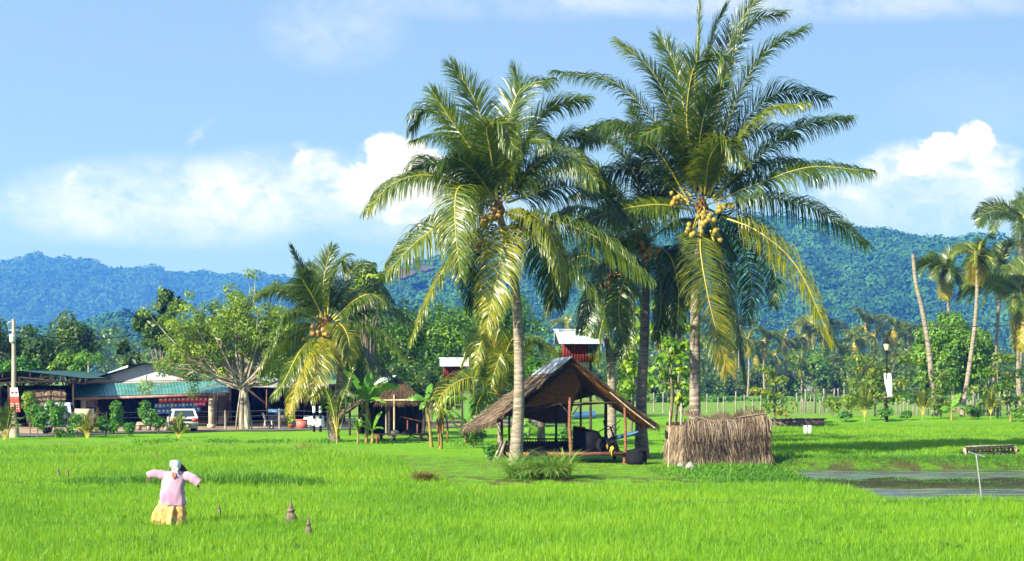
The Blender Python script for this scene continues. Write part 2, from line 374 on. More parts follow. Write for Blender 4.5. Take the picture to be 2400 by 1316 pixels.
def build_rice():
    b = MB()
    for y0, y1, dens, wid in ((27.5,40,560,.0078),(40,52,400,.0095),(52,72,250,.012),(72,114,120,.018)):
        n = int(dens*(1200/F)*(y1*y1-y0*y0)*1.15)
        X, Y = scatter(n//8, y0, y1); X = np.repeat(X,8)+rng.normal(0,.05,len(X)*8); Y = np.repeat(Y,8)+rng.normal(0,.05,len(Y)*8); tv = np.repeat(rng.normal(0,.16,len(X)//8),8); th = np.repeat(rng.uniform(.8,1.2,len(X)//8),8)
        k = rice_ok(X, Y); X, Y, tv, th = X[k], Y[k], tv[k], th[k]; n = len(X)
        patch = .5+.5*wob(X, Y, .35)
        h = rng.uniform(.13,.25,n)*(.85+.3*patch)*th
        blades(b, X, Y, h, wid*rng.uniform(.7,1.3,n), rng.uniform(.05,.6,n), np.clip(rng.normal(.5,.2,n)+tv+.35*(patch-.5),0,1))
    o = b.build('rice_crop', M['rice']); tag(o, 'bright green young rice covering the paddies', 'rice', kind='stuff')
    b = MB()
    # bund grass: taller dark strips along the low banks
    X, Y = scatter(340000, 36, 100); k = (bunds(X, Y) > .035) & (pond_masks(X,Y)[0] < .3); X, Y = X[k], Y[k]; n = len(X)
    blades(b, X, Y, rng.uniform(.08,.3,n)*np.where(Y > 80, .55, 1), .013, rng.uniform(.2,.9,n), rng.uniform(.1,.8,n))
    X = rng.uniform(-14.8,-6.3,5200); Y = 54.3+rng.normal(0,.35,5200)-.05*(X+14)
    hh = .28+.25*np.exp(-((X+8.6)/1.3)**2)+.12*np.exp(-((X+11.5)/1.6)**2)
    blades(b, X, Y, hh*rng.uniform(.6,1.15,5200), .016, rng.uniform(.1,.7,5200), rng.uniform(.2,.8,5200), segs=3)
    X = rng.uniform(10.0, 44, 44000); Y = np.where(rng.random(44000) < .4, rng.normal(65.6,.55,44000), rng.normal(57.2,1.0,44000)); k = (np.maximum(*pond_masks(X,Y)[:2]) < .4) & (wob(X,Y,.8)+rng.normal(0,.3,44000) > -.2)
    X, Y = X[k], Y[k]; n = len(X); blades(b, X, Y, rng.uniform(.05,.22,n)*np.where(Y < 61, .5, 1), .02, rng.uniform(.3,1,n), rng.uniform(0,.5,n))
    n = 16000; X = rng.uniform(10.8,40,n); Y = rng.uniform(47,55,n); k = (pond_masks(X,Y)[1] > .3) & (rng.random(n) < .6*(1-sst(Y,48.5,52))+.14*(wob(X,Y,.7) > 0))
    X, Y = X[k], Y[k]; n = len(X); blades(b, X, Y, rng.uniform(.18,.34,n), .014, rng.uniform(.2,.9,n), rng.uniform(.4,1,n))
    o = b.build('bund_grass', M['bund']); tag(o, 'darker wild grass along the low paddy banks and pond edge', 'grass', kind='stuff')
    b = MB()
    X, Y = scatter(330000, 50, 128); k = (verge_mask(X, Y) > .3) & ~((X > -40) & (X < -3) & (Y > yedge(X)+9) & (Y > 89+.0*X)); X, Y = X[k], Y[k]; n = len(X)
    tall = (rng.random(n) < .08)
    blades(b, X, Y, np.where(tall, rng.uniform(.12,.25,n), rng.uniform(.03,.1,n)), .02+.00012*Y, rng.uniform(.3,1,n), np.clip(rng.normal(.5,.22,n)+.25*wob(X,Y,.5),0,1), segs=1)
    o = b.build('verge_grass', M['lawn']); tag(o, 'short lawn grass on the mound and road verge', 'grass', kind='stuff')
build_rice()

# ---------------------------------------------------------------- road and yard
def ribbon(name, pts_f, pts_b, m, lab, dz):
    b = MB(); n = 40
    f = catmull(np.array(pts_f), n); k = catmull(np.array(pts_b), n)
    def fn(u, v):
        i = np.clip((u*(n-1)).astype(int), 0, n-1); q = f[i]*(1-v)[...,None]+k[i]*v[...,None]
        X, Y = q[...,0], q[...,1]; return np.stack([X, Y, gz(X, Y)+dz+.03*np.sin(v*math.pi)], -1)
    grid(b, fn, n-1, 6); return tag(b.build(name, m, smooth=True), lab, name, kind='structure')
M['dirt'] = mat('pale_dirt', [(.20,.14,.09),(.36,.26,.17),(.47,.37,.26)], .95, .1, .8, bump=.4, bscale=12)
M['asphalt'] = mat('worn_asphalt', [(.10,.10,.10),(.17,.165,.155)], .9, .2, 2, bump=.3, bscale=60)
ribbon('yard', [(-42,93.5),(-30,94.5),(-20,101),(-12,106),(-4,110),(2,112)], [(-46,128),(-34,128),(-20,128),(-12,128),(-4,128),(2,126)], M['dirt'], 'pale bare earth yard in front of the shop', .03)
ribbon('road', [(-42,88),(-30,89),(-22,95.5),(-12,101.5),(-4,105.5),(4,109)], [(-42,91.5),(-30,92.5),(-22,99),(-12,104.5),(-4,108),(4,111)], M['asphalt'], 'narrow grey lane running past the shop yard', .055)

# ---------------------------------------------------------------- hills
M['hillground'] = mat('hill_undergrowth', [(.012,.035,.008),(.03,.07,.012)], .95, .1, .05)
M['hillbare'] = mat('hill_forest_leaf', [(.006,.035,.006),(.024,.10,.012),(.065,.175,.022)], .8, .2, .012, attr=.6, detail=4)
M['hillfar'] = mat('far_hill_leaf', [(.008,.03,.012),(.022,.07,.018),(.05,.11,.03)], .9, .1, .012, attr=.5, detail=4)
M['bareearth'] = mat('bare_hillside', [(.08,.06,.025),(.13,.10,.045)], .95, .1, .05)
def hill(D, depth, prof, x0, x1, crown, ncrown, lab, leaf, lm='hillbare'):
    PX = np.array([(p[0]-1200)/F*D for p in prof]); PZ = np.array([H+(HY-p[1])/F*D for p in prof])
    def hz(X, Y):
        t = np.clip((Y-(D-depth))/depth, 0, 1.6)
        s = np.where(t < 1, np.sin(t*math.pi/2)**1.25, np.cos((t-1)*1.1))
        gul = 1-.16*np.abs(np.sin(X*.021*1000/D*1.6+.9*np.sin(X*.008)+t*2.2))*np.sin(np.clip(t,0,1)*math.pi)
        X2 = X/np.maximum(Y, 1)*D
        return np.interp(X2, PX, PZ-crown*.7)*s*gul
    b = MB()
    def fn(u, v): X = x0+u*(x1-x0); Y = D-depth+v*depth*1.6; return np.stack([X, Y, hz(X, Y)-.5], -1)
    grid(b, fn, 90, 40); tag(b.build('hill', M['hillground'], smooth=True), lab, 'hill', kind='structure')
    b = MB()
    X = rng.uniform(x0, x1, ncrown); Y = D-depth+depth*1.06*np.sqrt(rng.uniform(.0,1,ncrown)); Z = hz(X, Y)
    k = np.abs(X/Y) < .36; X, Y, Z = X[k], Y[k], Z[k]; n = len(X)
    R = crown*rng.uniform(.32,.95,n)*np.where(rng.random(n) < .06, 1.5, 1); nl = leaf
    d = rand_dirs(n*nl).reshape(n, nl, 3); d[...,2] = np.abs(d[...,2])*1.0-.15
    P = np.stack([X,Y,Z+R*.25],-1)[:,None]+d*R[:,None,None]*rng.uniform(.8,1.08,(n,nl,1))*np.array([1,1,.9])
    nr = norm(d+.26*rand_dirs(n*nl).reshape(n,nl,3)); tg = norm(np.cross(nr, rand_dirs(n*nl).reshape(n,nl,3)))
    var = np.clip((rng.normal(.5,.17,n)+.14*np.sin(X*.03*1500/D+2*np.sin(Z*.02)))[:,None]+rng.normal(0,.07,(n,nl)), 0, 1)  # slow tone bands put gully shade into the leaf colour
    Ls = (R[:,None]*np.full((1,nl),.36*(62/max(62,nl))**.6)).ravel()
    leaves(b, (P-tg*R[:,None,None]*.3).reshape(-1,3), tg.reshape(-1,3), nr.reshape(-1,3), Ls, Ls*.85, var.ravel(), fold=.08)
    tag(b.build('hill_forest', M[lm]), 'unbroken forest cover on '+lab, 'forest', kind='stuff')
    return hz
hzR = hill(1800, 630, [(300,860),(600,800),(760,720),(880,655),(960,625),(1100,600),(1250,575),(1500,545),(1700,520),(1800,512),(1880,518),(1960,535),(2040,545),(2120,560),(2170,572),(2210,562),(2300,558),(2420,575),(2700,620),(3100,720)], -350, 890, 13.5, 13000, 'long green hill on the right', 110)
hzL = hill(4600, 1200, [(-700,700),(-400,660),(-150,640),(0,622),(70,604),(130,610),(200,614),(260,632),(330,634),(420,640),(560,646),(700,655),(900,660),(1200,700),(1500,760)], -2160, 690, 27, 8000, 'hazy blue hill on the left', 44, 'hillfar')
hzM = hill(1450, 370, [(-200,800),(60,780),(180,760),(250,742),(330,735),(420,745),(600,760),(900,800),(1200,830)], -620, 45, 13, 2600, 'low wooded rise behind the shop roof', 56)
# bare earth scars on the flank of the right hill
b = MB()
for cx, cy, rx, ry in ((950,640,22,13),(1000,628,16,9)):
    Yc = 1530; c = W(cx, cy, Yc); th = np.linspace(0, 2*math.pi, 26)[:-1]
    r = 1+.18*np.sin(3*th+1)+.1*np.sin(7*th)
    rim = np.stack([c[0]+rx/F*Yc*r*np.cos(th), Yc+20*np.sin(th), c[2]+ry/F*Yc*r*np.sin(th)], -1)
    b.add(np.vstack([rim, [c+np.array([0,-3,0])]]), [[25, i, (i+1) % 25] for i in range(25)], .5)
    back = rim+np.array([0,6,-2]); b.add(np.vstack([rim, back]), [[i, (i+1) % 25, 25+(i+1) % 25, 25+i] for i in range(25)], .5)
tag(b.build('bare_slope', M['bareearth']), 'reddish bare earth scars on the hillside', 'hillside', kind='structure')

def build_haze():
    b = MB(); box(b, (-400, 2450, 267), (5200, 5300, 536))
    m = bpy.data.materials.new('haze_air'); m.use_nodes = True; N = NT(m.node_tree)
    v = N.n('VolumePrincipled'); v.inputs['Color'].default_value = (.05,.21,1,1); v.inputs['Absorption Color'].default_value = (1,1,1,1); v.inputs['Density'].default_value = HAZE; v.inputs['Anisotropy'].default_value = 0
    N.t.links.new(v.outputs[0], N.n('OutputMaterial').inputs['Volume'])
    tag(b.build('haze', m), 'thin blue haze over the valley', 'haze', kind='stuff')
HAZE = .00030
build_haze()
# ---------------------------------------------------------------- palms
def frond(parent, P, L, n=90, droop=.9, var=.4, roll=None, dry=0., wid=.042, lift=.08, segs=4, rad=.035, t0=.10, lean=0., name='frond', tipcut=0., stiff=0.):
    if roll is None: roll = rng.choice([-1,1])*rng.uniform(.15,.75)
    P = catmull(P, 26); T = norm(np.gradient(P, axis=0)); k = len(P)
    ch = P[-1]-P[0]; hz = np.array([ch[0], ch[1], 0.]); 
    if np.linalg.norm(hz) < .3: hz = hz+np.array([.2,-.3,0])
    S0 = norm(np.cross(hz, [0,0,1.])); S = norm(S0[None]-(T@S0)[:,None]*T); U = np.cross(S, T)
    flip = np.sign(U[0][2]) or 1; U = U*flip
    c, s = math.cos(roll*1.15), math.sin(roll*1.15); S, U = S*c+U*s, U*c-S*s
    b = MB()
    rr = rad*(1-np.linspace(0,1,k))**.8+.006
    tube(b, P, rr*np.where(np.arange(k) < 3, 1.35, 1), 5, min(1, .12+.62*var+.2*dry+rng.uniform(-.08,.1)), 1)
    t = np.linspace(t0, .995-tipcut, n); t = np.concatenate([t, t]); side = np.r_[np.ones(n), -np.ones(n)]
    t = np.clip(t+rng.normal(0,.004,2*n), 0, 1); m = len(t)
    f = t*(k-1); i = np.clip(f.astype(int), 0, k-2); w = (f-i)[:,None]
    p = P[i]*(1-w)+P[i+1]*w; tt = norm(T[i]*(1-w)+T[i+1]*w); ss = norm(S[i]*(1-w)+S[i+1]*w); uu = norm(U[i]*(1-w)+U[i+1]*w)
    prof = np.clip(np.sin(math.pi*np.clip(.20+.73*t,0,1)), .05, 1)**.65
    ln = L*prof*rng.uniform(.88,1.08,m)
    a = np.radians(14+44*t**1.8+16*np.clip(tt[:,2],0,1)+rng.normal(0,5,m))[:,None]
    d = norm(ss*side[:,None]*np.cos(a)+tt*np.sin(a)+uu*(lift+rng.normal(0,.10,m))[:,None])
    C = np.empty((m, segs+1, 3)); C[:,0] = p; cur = d.copy(); st = ln/segs
    dr = 1.45*droop*np.clip(rng.normal(1,.22,m), .3, 2)*np.where(rng.random(m) < .05, 1.8, 1)*(1-.72*np.clip(tt[:,2],0,1))*(1-.25*np.clip(-tt[:,2],0,1))
    WV = np.empty_like(C)
    for q in range(segs+1):
        wv = norm(tt-np.sum(tt*cur,1,keepdims=True)*cur+.35*uu*rng.normal(0,1,(m,1)))
        WV[:,q] = wv*(wid*.5*(.8,1.,.8,.5,.3)[q] if q < segs else wid*.06)
        if q < segs:
            C[:,q+1] = C[:,q]+cur*st[:,None]
            cur = norm(cur+np.array([lean,0,-1.])[None]*(dr*(.25+.45*q))[:,None])
    vv = np.clip(var+rng.normal(0,.07,m)+dry*np.clip((t-.55)*1.6,0,1), 0, 1)
    keep = rng.random(m) > .03+.1*stiff
    strips(b, C[keep], WV[keep], vv[keep], 0)
    return b.build(name, [M['palm'], M['rachis']], parent)
def trunk(parent, pts, rads, mt=None, name='trunk', n=12):
    b = MB(); P = catmull(pts, 40); r = np.interp(np.linspace(0,1,40), np.linspace(0,1,len(rads)), rads)
    P2 = catmull(P, 160); r2 = np.interp(np.linspace(0,1,160), np.linspace(0,1,40), r)*(1+.035*(np.arange(160) % 4 == 0)-.02*(np.arange(160) % 4 == 2))
    tube(b, P2, r2, n, .5); return b.build(name, mt or M['palmtrunk'], parent, smooth=True)
def coco(parent, c, r, var):
    b = MB(); ax = norm(np.array([rng.normal(0,.5), rng.normal(0,.4), -1]))
    lathe(b, np.asarray(c)-ax*r*1.1, [(0.01*r,0),(.55*r,.15*r),(.9*r,.6*r),(1.*r,1.1*r),(.85*r,1.7*r),(.5*r,2.15*r),(.02*r,2.35*r)], 9, var, 0, ax)
    return b.build('coconut', M['coconut'], parent, smooth=True)
def heart(parent, c, r, h):
    """fibrous crown shaft with husk strands and dead flower stalks"""
    b = MB(); c = np.asarray(c)
    lathe(b, c-np.array([0,0,h*.6]), [(r*.75,0),(r*1.25,h*.3),(r*1.35,h*.6),(r*.8,h*.95),(r*.3,h*1.25)], 10, .4)
    n = 46; a = rng.uniform(0,2*math.pi,n); C = np.empty((n,4,3)); p = c+np.stack([np.cos(a)*r,np.sin(a)*r,rng.uniform(-.5,.5,n)*h],-1)
    d = norm(np.stack([np.cos(a),np.sin(a),rng.uniform(-.5,.8,n)],-1)); ln = rng.uniform(.25,.8,n)*r*3.2
    for q in range(4): C[:,q] = p; p = p+d*ln[:,None]/3; d = norm(d+np.array([0,0,-.5]))
    w = np.stack([-np.sin(a),np.cos(a),0*a],-1)[:,None]*np.array([.03,.035,.03,.008])[None,:,None]*r/.2
    strips(b, C, np.broadcast_to(w, C.shape), rng.uniform(0,1,n))
    return b.build('crown_fibre', M['husk'], parent)
def px(path, Y): return np.array([W(q[0], q[1], Y+(q[2] if len(q) > 2 else 0)) for q in path])
def palm(label, Y, center, base, fronds, L=1.5, trunk_px=None, rads=(.3,.2,.17,.15), nuts=(), dark=False, n=165, wid=.047, heart_r=.2, group='coconut palms round the thatched hut', name='coconut_palm', extra=5, trunk_dy=0., cat='palm tree'):
    bz = W(base[0], base[1], Y); bz[2] = min(gz1(bz[0], bz[1]), bz[2]+.3)
    root = thing(name, label, cat, bz, group)
    tp = px(trunk_px, Y) if trunk_px else px([base, center], Y); tp[0] = bz-np.array([0,0,.1])
    if rads: trunk(root, tp, rads, M['palmtrunk_dark'] if dark else M['palmtrunk'])
    if heart_r: heart(root, W(*center, Y), heart_r, heart_r*3.2)
    for fr in fronds:
        o = dict(fr[1]) if len(fr) > 1 else {}
        frond(root, px(fr[0], Y), (1.5*o.pop('L') if 'L' in o else L), o.pop('n', n), wid=o.pop('wid', wid), **o)
    for cx, cy, k, sp, dy, v in nuts:
        for _ in range(k):
            q = W(cx+rng.normal(0,sp), cy+rng.normal(0,sp*.8), Y+dy+rng.normal(0,.12)); coco(root, q, rng.uniform(.095,.13), v+rng.uniform(-.2,.2))
        st = MB(); tube(st, [W(*center, Y), W((cx+center[0])/2, (cy+center[1])/2-14, Y+dy*.6), W(cx, cy-6, Y+dy)], [.04,.03,.02], 5, .9)
        st.build('fruit_stalk', M['rachis'], root)
    # older and inner fronds on the far side of the crown
    c0 = W(*center, Y); sp_ = max(abs(f[0][-1][0]-center[0]) for f in fronds)/F*Y*.85
    for k in range(extra):
        az = math.radians(15+150*((k*.618+.1) % 1)); el = math.radians((-25,10,40,62,25)[k % 5]+rng.uniform(-8,8)); h = np.array([math.cos(az), math.sin(az), 0]); z = np.array([0,0,1.])
        q1 = c0+(h*math.cos(el)+z*math.sin(el))*sp_*.5; e2 = el-.7; q2 = q1+(h*math.cos(e2)+z*math.sin(e2))*sp_*.32; e3 = e2-.6; q3 = q2+(h*math.cos(e3)+z*math.sin(e3))*sp_*.25
        frond(root, [c0, q1, q2, q3], L, int(n*.75), var=.22, wid=wid)
    return root
Yl, Dk, Md = .60, .18, .36
A = [
 ([(1160,492),(1100,442,-.5),(1000,411,-1),(920,432,-1.3),(862,492,-1.5)], dict(var=.5, droop=1.1)),
 ([(1155,508),(1080,505,-.6),(985,560,-1),(905,642,-1.4)], dict(var=.5, droop=1.2)),
 ([(1152,485),(1100,438,-1.2),(1070,450,-2),(1068,540,-2.5),(1080,650,-2.6)], dict(var=.5, droop=.7, roll=.15)),
 ([(1155,515),(1085,570,-1),(1012,680,-1.8),(966,795,-2.2)], dict(var=.6, droop=.9, roll=-.3, L=.9)),
 ([(1168,520),(1178,560,-1.1),(1165,650,-1.7),(1140,770,-2)], dict(var=.7, droop=.6, L=.9, roll=0)),
 ([(1185,505),(1240,500,-1),(1295,560,-1.9),(1318,672,-2.3)], dict(var=.62, droop=.9, roll=.2, L=.9)),
 ([(1195,510),(1300,518,-.6),(1420,568,-1.1),(1522,652,-1.5)], dict(var=.42, droop=1.2)),
 ([(1195,528),(1310,600,-1),(1395,690,-1.7),(1432,795,-2)], dict(var=.38, droop=1.1, L=.9)),
 ([(1185,475),(1250,390,-.4),(1330,364,-.8),(1400,425,-1)], dict(var=.48, droop=1.1)),
 ([(1180,462),(1225,345,.2),(1285,255,.6),(1375,232,.9)], dict(var=.40, droop=.7, roll=.5)),
 ([(1174,452),(1185,320,.2),(1220,210,.5),(1290,188,.9)], dict(var=.3, droop=.7, roll=-.5)),
 ([(1166,450),(1145,340,.1),(1110,230,.3),(1058,152,.4)], dict(var=.35, droop=.5, roll=.7)),
 ([(1160,455),(1110,360,-.3),(1062,290,-.4),(1015,217,-.5)], dict(var=.38, droop=.6, roll=-.6)),
 ([(1155,460),(1085,370,.3),(1030,268,.6),(985,262,.8),(964,308,1)], dict(var=.3, droop=1)),
 ([(1166,470),(1150,360,-1.1),(1142,298,-1.8),(1178,292,-2.2),(1205,350,-2.5)], dict(var=.5, droop=.9, roll=0)),
 ([(1190,460),(1270,370,1),(1330,320,1.6),(1400,330,2)], dict(var=.2, droop=.8)),
 ([(1190,475),(1300,440,1.2),(1400,450,2),(1470,520,2.4)], dict(var=.2, droop=1.0)),
 ([(1150,470),(1080,410,1.3),(1000,380,2),(960,410,2.4)], dict(var=.18, droop=1.)),
 ([(1175,455),(1200,330,1),(1215,220,1.5),(1205,165,1.9)], dict(var=.25, droop=.5, roll=.9)),
 ([(1180,470),(1215,380,-.8),(1240,330,-1.4),(1285,330,-1.8)], dict(var=.34, droop=.9)),
 ([(1160,470),(1110,400,-.9),(1060,370,-1.5),(1030,400,-1.9)], dict(var=.28, droop=1.)),
 ([(1190,500),(1250,560,1),(1290,640,1.6),(1300,720,1.8)], dict(var=.15, droop=1.)),
 ([(1160,510),(1120,580,1.1),(1105,660,1.6),(1110,720,1.8)], dict(var=.15, droop=1.)),
]
palm('tall coconut palm with a pale leaning trunk in front of the hut', 66, (1168,490), (1208,1075), A,
     trunk_px=[(1207,1078),(1211,1040),(1216,950),(1216,820),(1208,680),(1188,570),(1170,500)], rads=(.30,.235,.21,.20,.185,.16,.13), nuts=[(1132,515,7,13,-.6,.8),(1122,572,10,13,-.7,.8),(1165,505,6,12,-.6,.9)])
B = [
 ([(1642,455),(1628,250),(1636,80,.1),(1641,-60,.2)], dict(var=.42, droop=.25, roll=.4, L=.75)),
 ([(1650,445),(1690,215,.3),(1755,60,.7),(1838,30,1)], dict(var=.3, droop=.6, roll=.5)),
 ([(1658,445),(1720,250,-.2),(1795,120,-.4),(1885,66,-.6)], dict(var=.33, droop=.7, roll=.3)),
 ([(1660,452),(1730,310,.8),(1820,220,1.4),(1940,232,1.8)], dict(var=.16, droop=.6, roll=.8)),
 ([(1663,458),(1725,335,-.8),(1795,262,-1.3),(1885,242,-1.6)], dict(var=.56, droop=.9, roll=-.3)),
 ([(1668,464),(1775,370,-.1),(1880,295,-.2),(1992,276,-.3)], dict(var=.25, droop=.9)),
 ([(1678,472),(1780,430,-.3),(1900,392,-.6),(2040,402,-.8)], dict(var=.32, droop=.9)),
 ([(1688,482),(1800,465,.3),(1920,495,.5),(2032,574,.6)], dict(var=.22, droop=.9)),
 ([(1690,508),(1780,545,-.9),(1870,630,-1.5),(1950,805,-1.9)], dict(var=.68, droop=1.1, n=130, L=.95, roll=.6)),
 ([(1645,520),(1642,590,-1.1),(1665,720,-1.6),(1705,870,-1.9)], dict(var=.6, droop=.4, n=190, L=1.05, dry=.4, lift=.05, roll=0)),
 ([(1665,540),(1695,640,-.4),(1725,760,-.8),(1745,890,-1)], dict(var=.12, droop=.8, L=.9, dry=.3, roll=.3)),
 ([(1618,492),(1540,480,-.6),(1440,495,-1),(1340,530,-1.2)], dict(var=.48, droop=1.2)),
 ([(1612,470),(1550,365,-.5),(1480,298,-.9),(1420,290,-1.1),(1362,345,-1.3)], dict(var=.34, droop=1.)),
 ([(1625,445),(1550,305,.2),(1440,195,.3),(1302,168,.4)], dict(var=.24, droop=.7, roll=.4)),
 ([(1632,440),(1585,290,.4),(1530,170,.5),(1450,100,.6)], dict(var=.25, droop=.7, dry=.5, roll=.5)),
 ([(1645,450),(1610,290,-1),(1630,150,-1.8),(1685,130,-2.2),(1702,185,-2.5)], dict(var=.5, droop=.7, roll=0)),
 ([(1638,440),(1608,280,.6),(1580,150,.9),(1545,88,1.1)], dict(var=.28, droop=.5, roll=.7)),
 ([(1652,455),(1662,375,-1.4),(1695,332,-2),(1742,375,-2.4)], dict(var=.5, droop=.9, roll=0)),
 ([(1615,475),(1530,405,1),(1440,400,1.7),(1370,450,2)], dict(var=.2, droop=1)),
 ([(1646,440),(1668,230,.8),(1720,80,1.2),(1775,-5,1.4)], dict(var=.25, droop=.5, roll=-.6)),
 ([(1630,450),(1600,350,-1),(1560,300,-1.6),(1500,320,-2)], dict(var=.38, droop=1)),
 ([(1640,445),(1640,330,-1),(1660,240,-1.4),(1690,200,-1.7)], dict(var=.32, droop=.7)),
 ([(1672,470),(1750,400,1),(1850,380,1.7),(1920,420,2)], dict(var=.18, droop=.9)),
 ([(1650,440),(1650,230,.9),(1672,80,1.2),(1700,20,1.5)], dict(var=.3, droop=.4, roll=.9)),
 ([(1620,460),(1530,350,.8),(1430,300,1.3),(1360,310,1.6)], dict(var=.22, droop=.9)),
 ([(1635,520),(1600,600,1),(1570,680,1.5),(1555,760,1.7)], dict(var=.12, droop=.9)),
 ([(1665,515),(1690,600,1.2),(1700,700,1.7),(1690,790,1.9)], dict(var=.14, droop=.9)),
]
palm('tallest coconut palm with clusters of yellow coconuts behind the thatch screen', 70, (1646,485), (1628,985), B,
     extra=9, trunk_px=[(1628,1010),(1629,900),(1629,780),(1632,650),(1642,560),(1646,500)], rads=(.27,.245,.23,.21,.18,.14), nuts=[(1582,470,9,11,-.6,.45),(1654,514,13,13,-.8,.35),(1624,542,7,9,-.8,.35),(1678,542,8,10,-.6,.4),(1702,492,6,9,-.2,.2)])
Cc = [
 ([(1505,555),(1440,450,.3),(1360,390,.6),(1290,400,.8)], dict(var=.26, droop=1.)),
 ([(1510,545),(1495,430,.2),(1445,340,.5),(1390,320,.7)], dict(var=.25, droop=.8)),
 ([(1495,565),(1410,500,-.3),(1330,490,-.5),(1270,550,-.7)], dict(var=.3, droop=1.1)),
 ([(1530,575),(1570,600,-.3),(1590,680,-.5),(1585,780,-.6)], dict(var=.2, droop=.9)),
 ([(1505,590),(1470,640,-.5),(1450,720,-.8),(1462,800,-.9)], dict(var=.28, droop=.8)),
 ([(1525,590),(1545,650,-.4),(1548,730,-.7),(1535,800,-.8)], dict(var=.2, droop=.8)),
 ([(1490,575),(1400,560,.3),(1320,620,.6),(1280,700,.8)], dict(var=.16, droop=1.)),
 ([(1490,585),(1430,620,-.4),(1385,690,-.7),(1360,770,-.9)], dict(var=.2, droop=1.)),
 ([(1515,545),(1540,450,.4),(1580,380,.7),(1650,360,.9)], dict(var=.24, droop=.8)),
 ([(1525,560),(1590,520,.3),(1660,530,.6),(1720,600,.8)], dict(var=.16, droop=1.)),
 ([(1510,545),(1520,420,.8),(1500,310,1.1),(1480,250,1.3)], dict(var=.22, droop=.5, roll=.6)),
 ([(1520,590),(1480,560,-.9),(1440,580,-1.3),(1420,640,-1.6)], dict(var=.32, droop=.9)),
 ([(1500,550),(1450,480,.9),(1400,440,1.3),(1340,460,1.7)], dict(var=.2, droop=.9)),
]
palm('coconut palm with a dark mottled trunk beside the right end of the hut', 71, (1512,575), (1506,1085), Cc,
     trunk_px=[(1508,1088),(1503,1020),(1503,940),(1508,840),(1512,740),(1514,650),(1512,590)], rads=(.34,.26,.23,.21,.2,.18,.14), nuts=[(1500,560,9,15,-.4,1.0),(1525,590,9,13,-.4,.9),(1512,620,5,9,-.3,.9)], L=1.25, extra=2, dark=True, n=130)
D_ = [
 ([(1430,640),(1370,600,-.3),(1310,640,-.5),(1280,740,-.6)], dict(var=.2, droop=1.)),
 ([(1435,635),(1400,540,.2),(1340,500,.4),(1290,530,.6)], dict(var=.22, droop=1.)),
 ([(1440,645),(1480,590,.3),(1540,600,.5),(1580,680,.6)], dict(var=.2, droop=1.)),
 ([(1430,655),(1395,690,-.3),(1375,760,-.5),(1375,830,-.6)], dict(var=.25, droop=.9)),
 ([(1442,655),(1460,710,-.3),(1465,780,-.4),(1450,840,-.5)], dict(var=.2, droop=.9)),
 ([(1432,650),(1420,720,-.6),(1405,790,-.9),(1400,850,-1)], dict(var=.35, droop=.7)),
 ([(1436,630),(1440,530,.3),(1430,440,.5),(1400,390,.6)], dict(var=.24, droop=.6, roll=.5)),
 ([(1436,640),(1390,620,.8),(1330,640,1.2),(1290,700,1.4)], dict(var=.2, droop=1.)),
]
palm('half hidden coconut palm with a smooth grey trunk behind the hut roof', 80, (1436,645), (1434,1030), D_,
     trunk_px=[(1436,1040),(1434,900),(1430,830),(1424,770),(1428,700),(1435,655)], rads=(.24,.22,.21,.2,.18,.15), nuts=[(1450,655,7,11,-.4,.4),(1425,675,6,13,-.2,.7)], L=1.2, extra=1, n=120)
Ee = [
 ([(752,745),(722,670,.2),(700,615,.3),(682,577,.4)], dict(var=.22, droop=.2, L=.45, roll=.3)),
 ([(762,740),(758,670),(768,610,.1),(778,580,.2)], dict(var=.3, droop=.3, roll=.8, L=.75)),
 ([(772,742),(800,675,.3),(835,625,.5),(872,618,.7)], dict(var=.25, droop=.7)),
 ([(768,738),(776,660,-.7),(800,612,-1.1),(822,640,-1.5)], dict(var=.4, droop=.8)),
 ([(778,745),(825,700,.4),(880,665,.7),(920,705,.9)], dict(var=.28, droop=.9)),
 ([(782,750),(830,705,-.4),(870,690,-.6),(905,712,-.8)], dict(var=.42, droop=.9)),
 ([(786,754),(845,730,.2),(905,725,.4),(956,752,.5)], dict(var=.34, droop=.9)),
 ([(788,764),(845,765,-.3),(905,788,-.5),(948,838,-.6)], dict(var=.4, droop=1.)),
 ([(782,772),(830,805,.5),(880,850,.8),(925,895,1)], dict(var=.12, droop=.9)),
 ([(745,742),(695,695,-.2),(648,678,-.3),(602,692,-.4)], dict(var=.46, droop=.9)),
 ([(742,748),(702,730,-.6),(668,742,-.9),(648,800,-1.1)], dict(var=.44, droop=1.)),
 ([(742,762),(692,778,-.3),(645,820,-.5),(612,875,-.6)], dict(var=.48, droop=1.)),
 ([(748,775),(702,825,-.7),(668,890,-1),(640,930,-1.2)], dict(var=.45, droop=.9)),
 ([(752,780),(722,825,-1),(700,890,-1.4),(678,965,-1.6)], dict(var=.76, droop=.7, L=.85, dry=.2, roll=0)),
 ([(764,782),(752,830,-1.1),(738,890,-1.5),(728,935,-1.7)], dict(var=.72, droop=.7, L=.85, roll=.2)),
 ([(776,765),(800,762,-1),(818,800,-1.5),(815,850,-1.8)], dict(var=.6, droop=.8, L=.8, roll=0)),
 ([(756,742),(730,690,-.6),(712,660,-1),(720,640,-1.3)], dict(var=.3, droop=.8)),
 ([(785,770),(820,830,1),(830,890,1.5),(820,940,1.7)], dict(var=.1, droop=.9)),
 ([(755,735),(745,670,.9),(720,625,1.3),(700,640,1.7)], dict(var=.2, droop=.7)),
]
palm('shorter coconut palm by the shop, yellow fronds sweeping low over the yard', 84, (763,760), (786,1035), Ee, L=1.2,
     trunk_px=[(778,1040),(780,990),(795,920),(800,850),(775,790),(764,765)], rads=(.30,.26,.24,.24,.22,.18), nuts=[(742,782,12,14,-.5,.9)], dark=True, n=130)
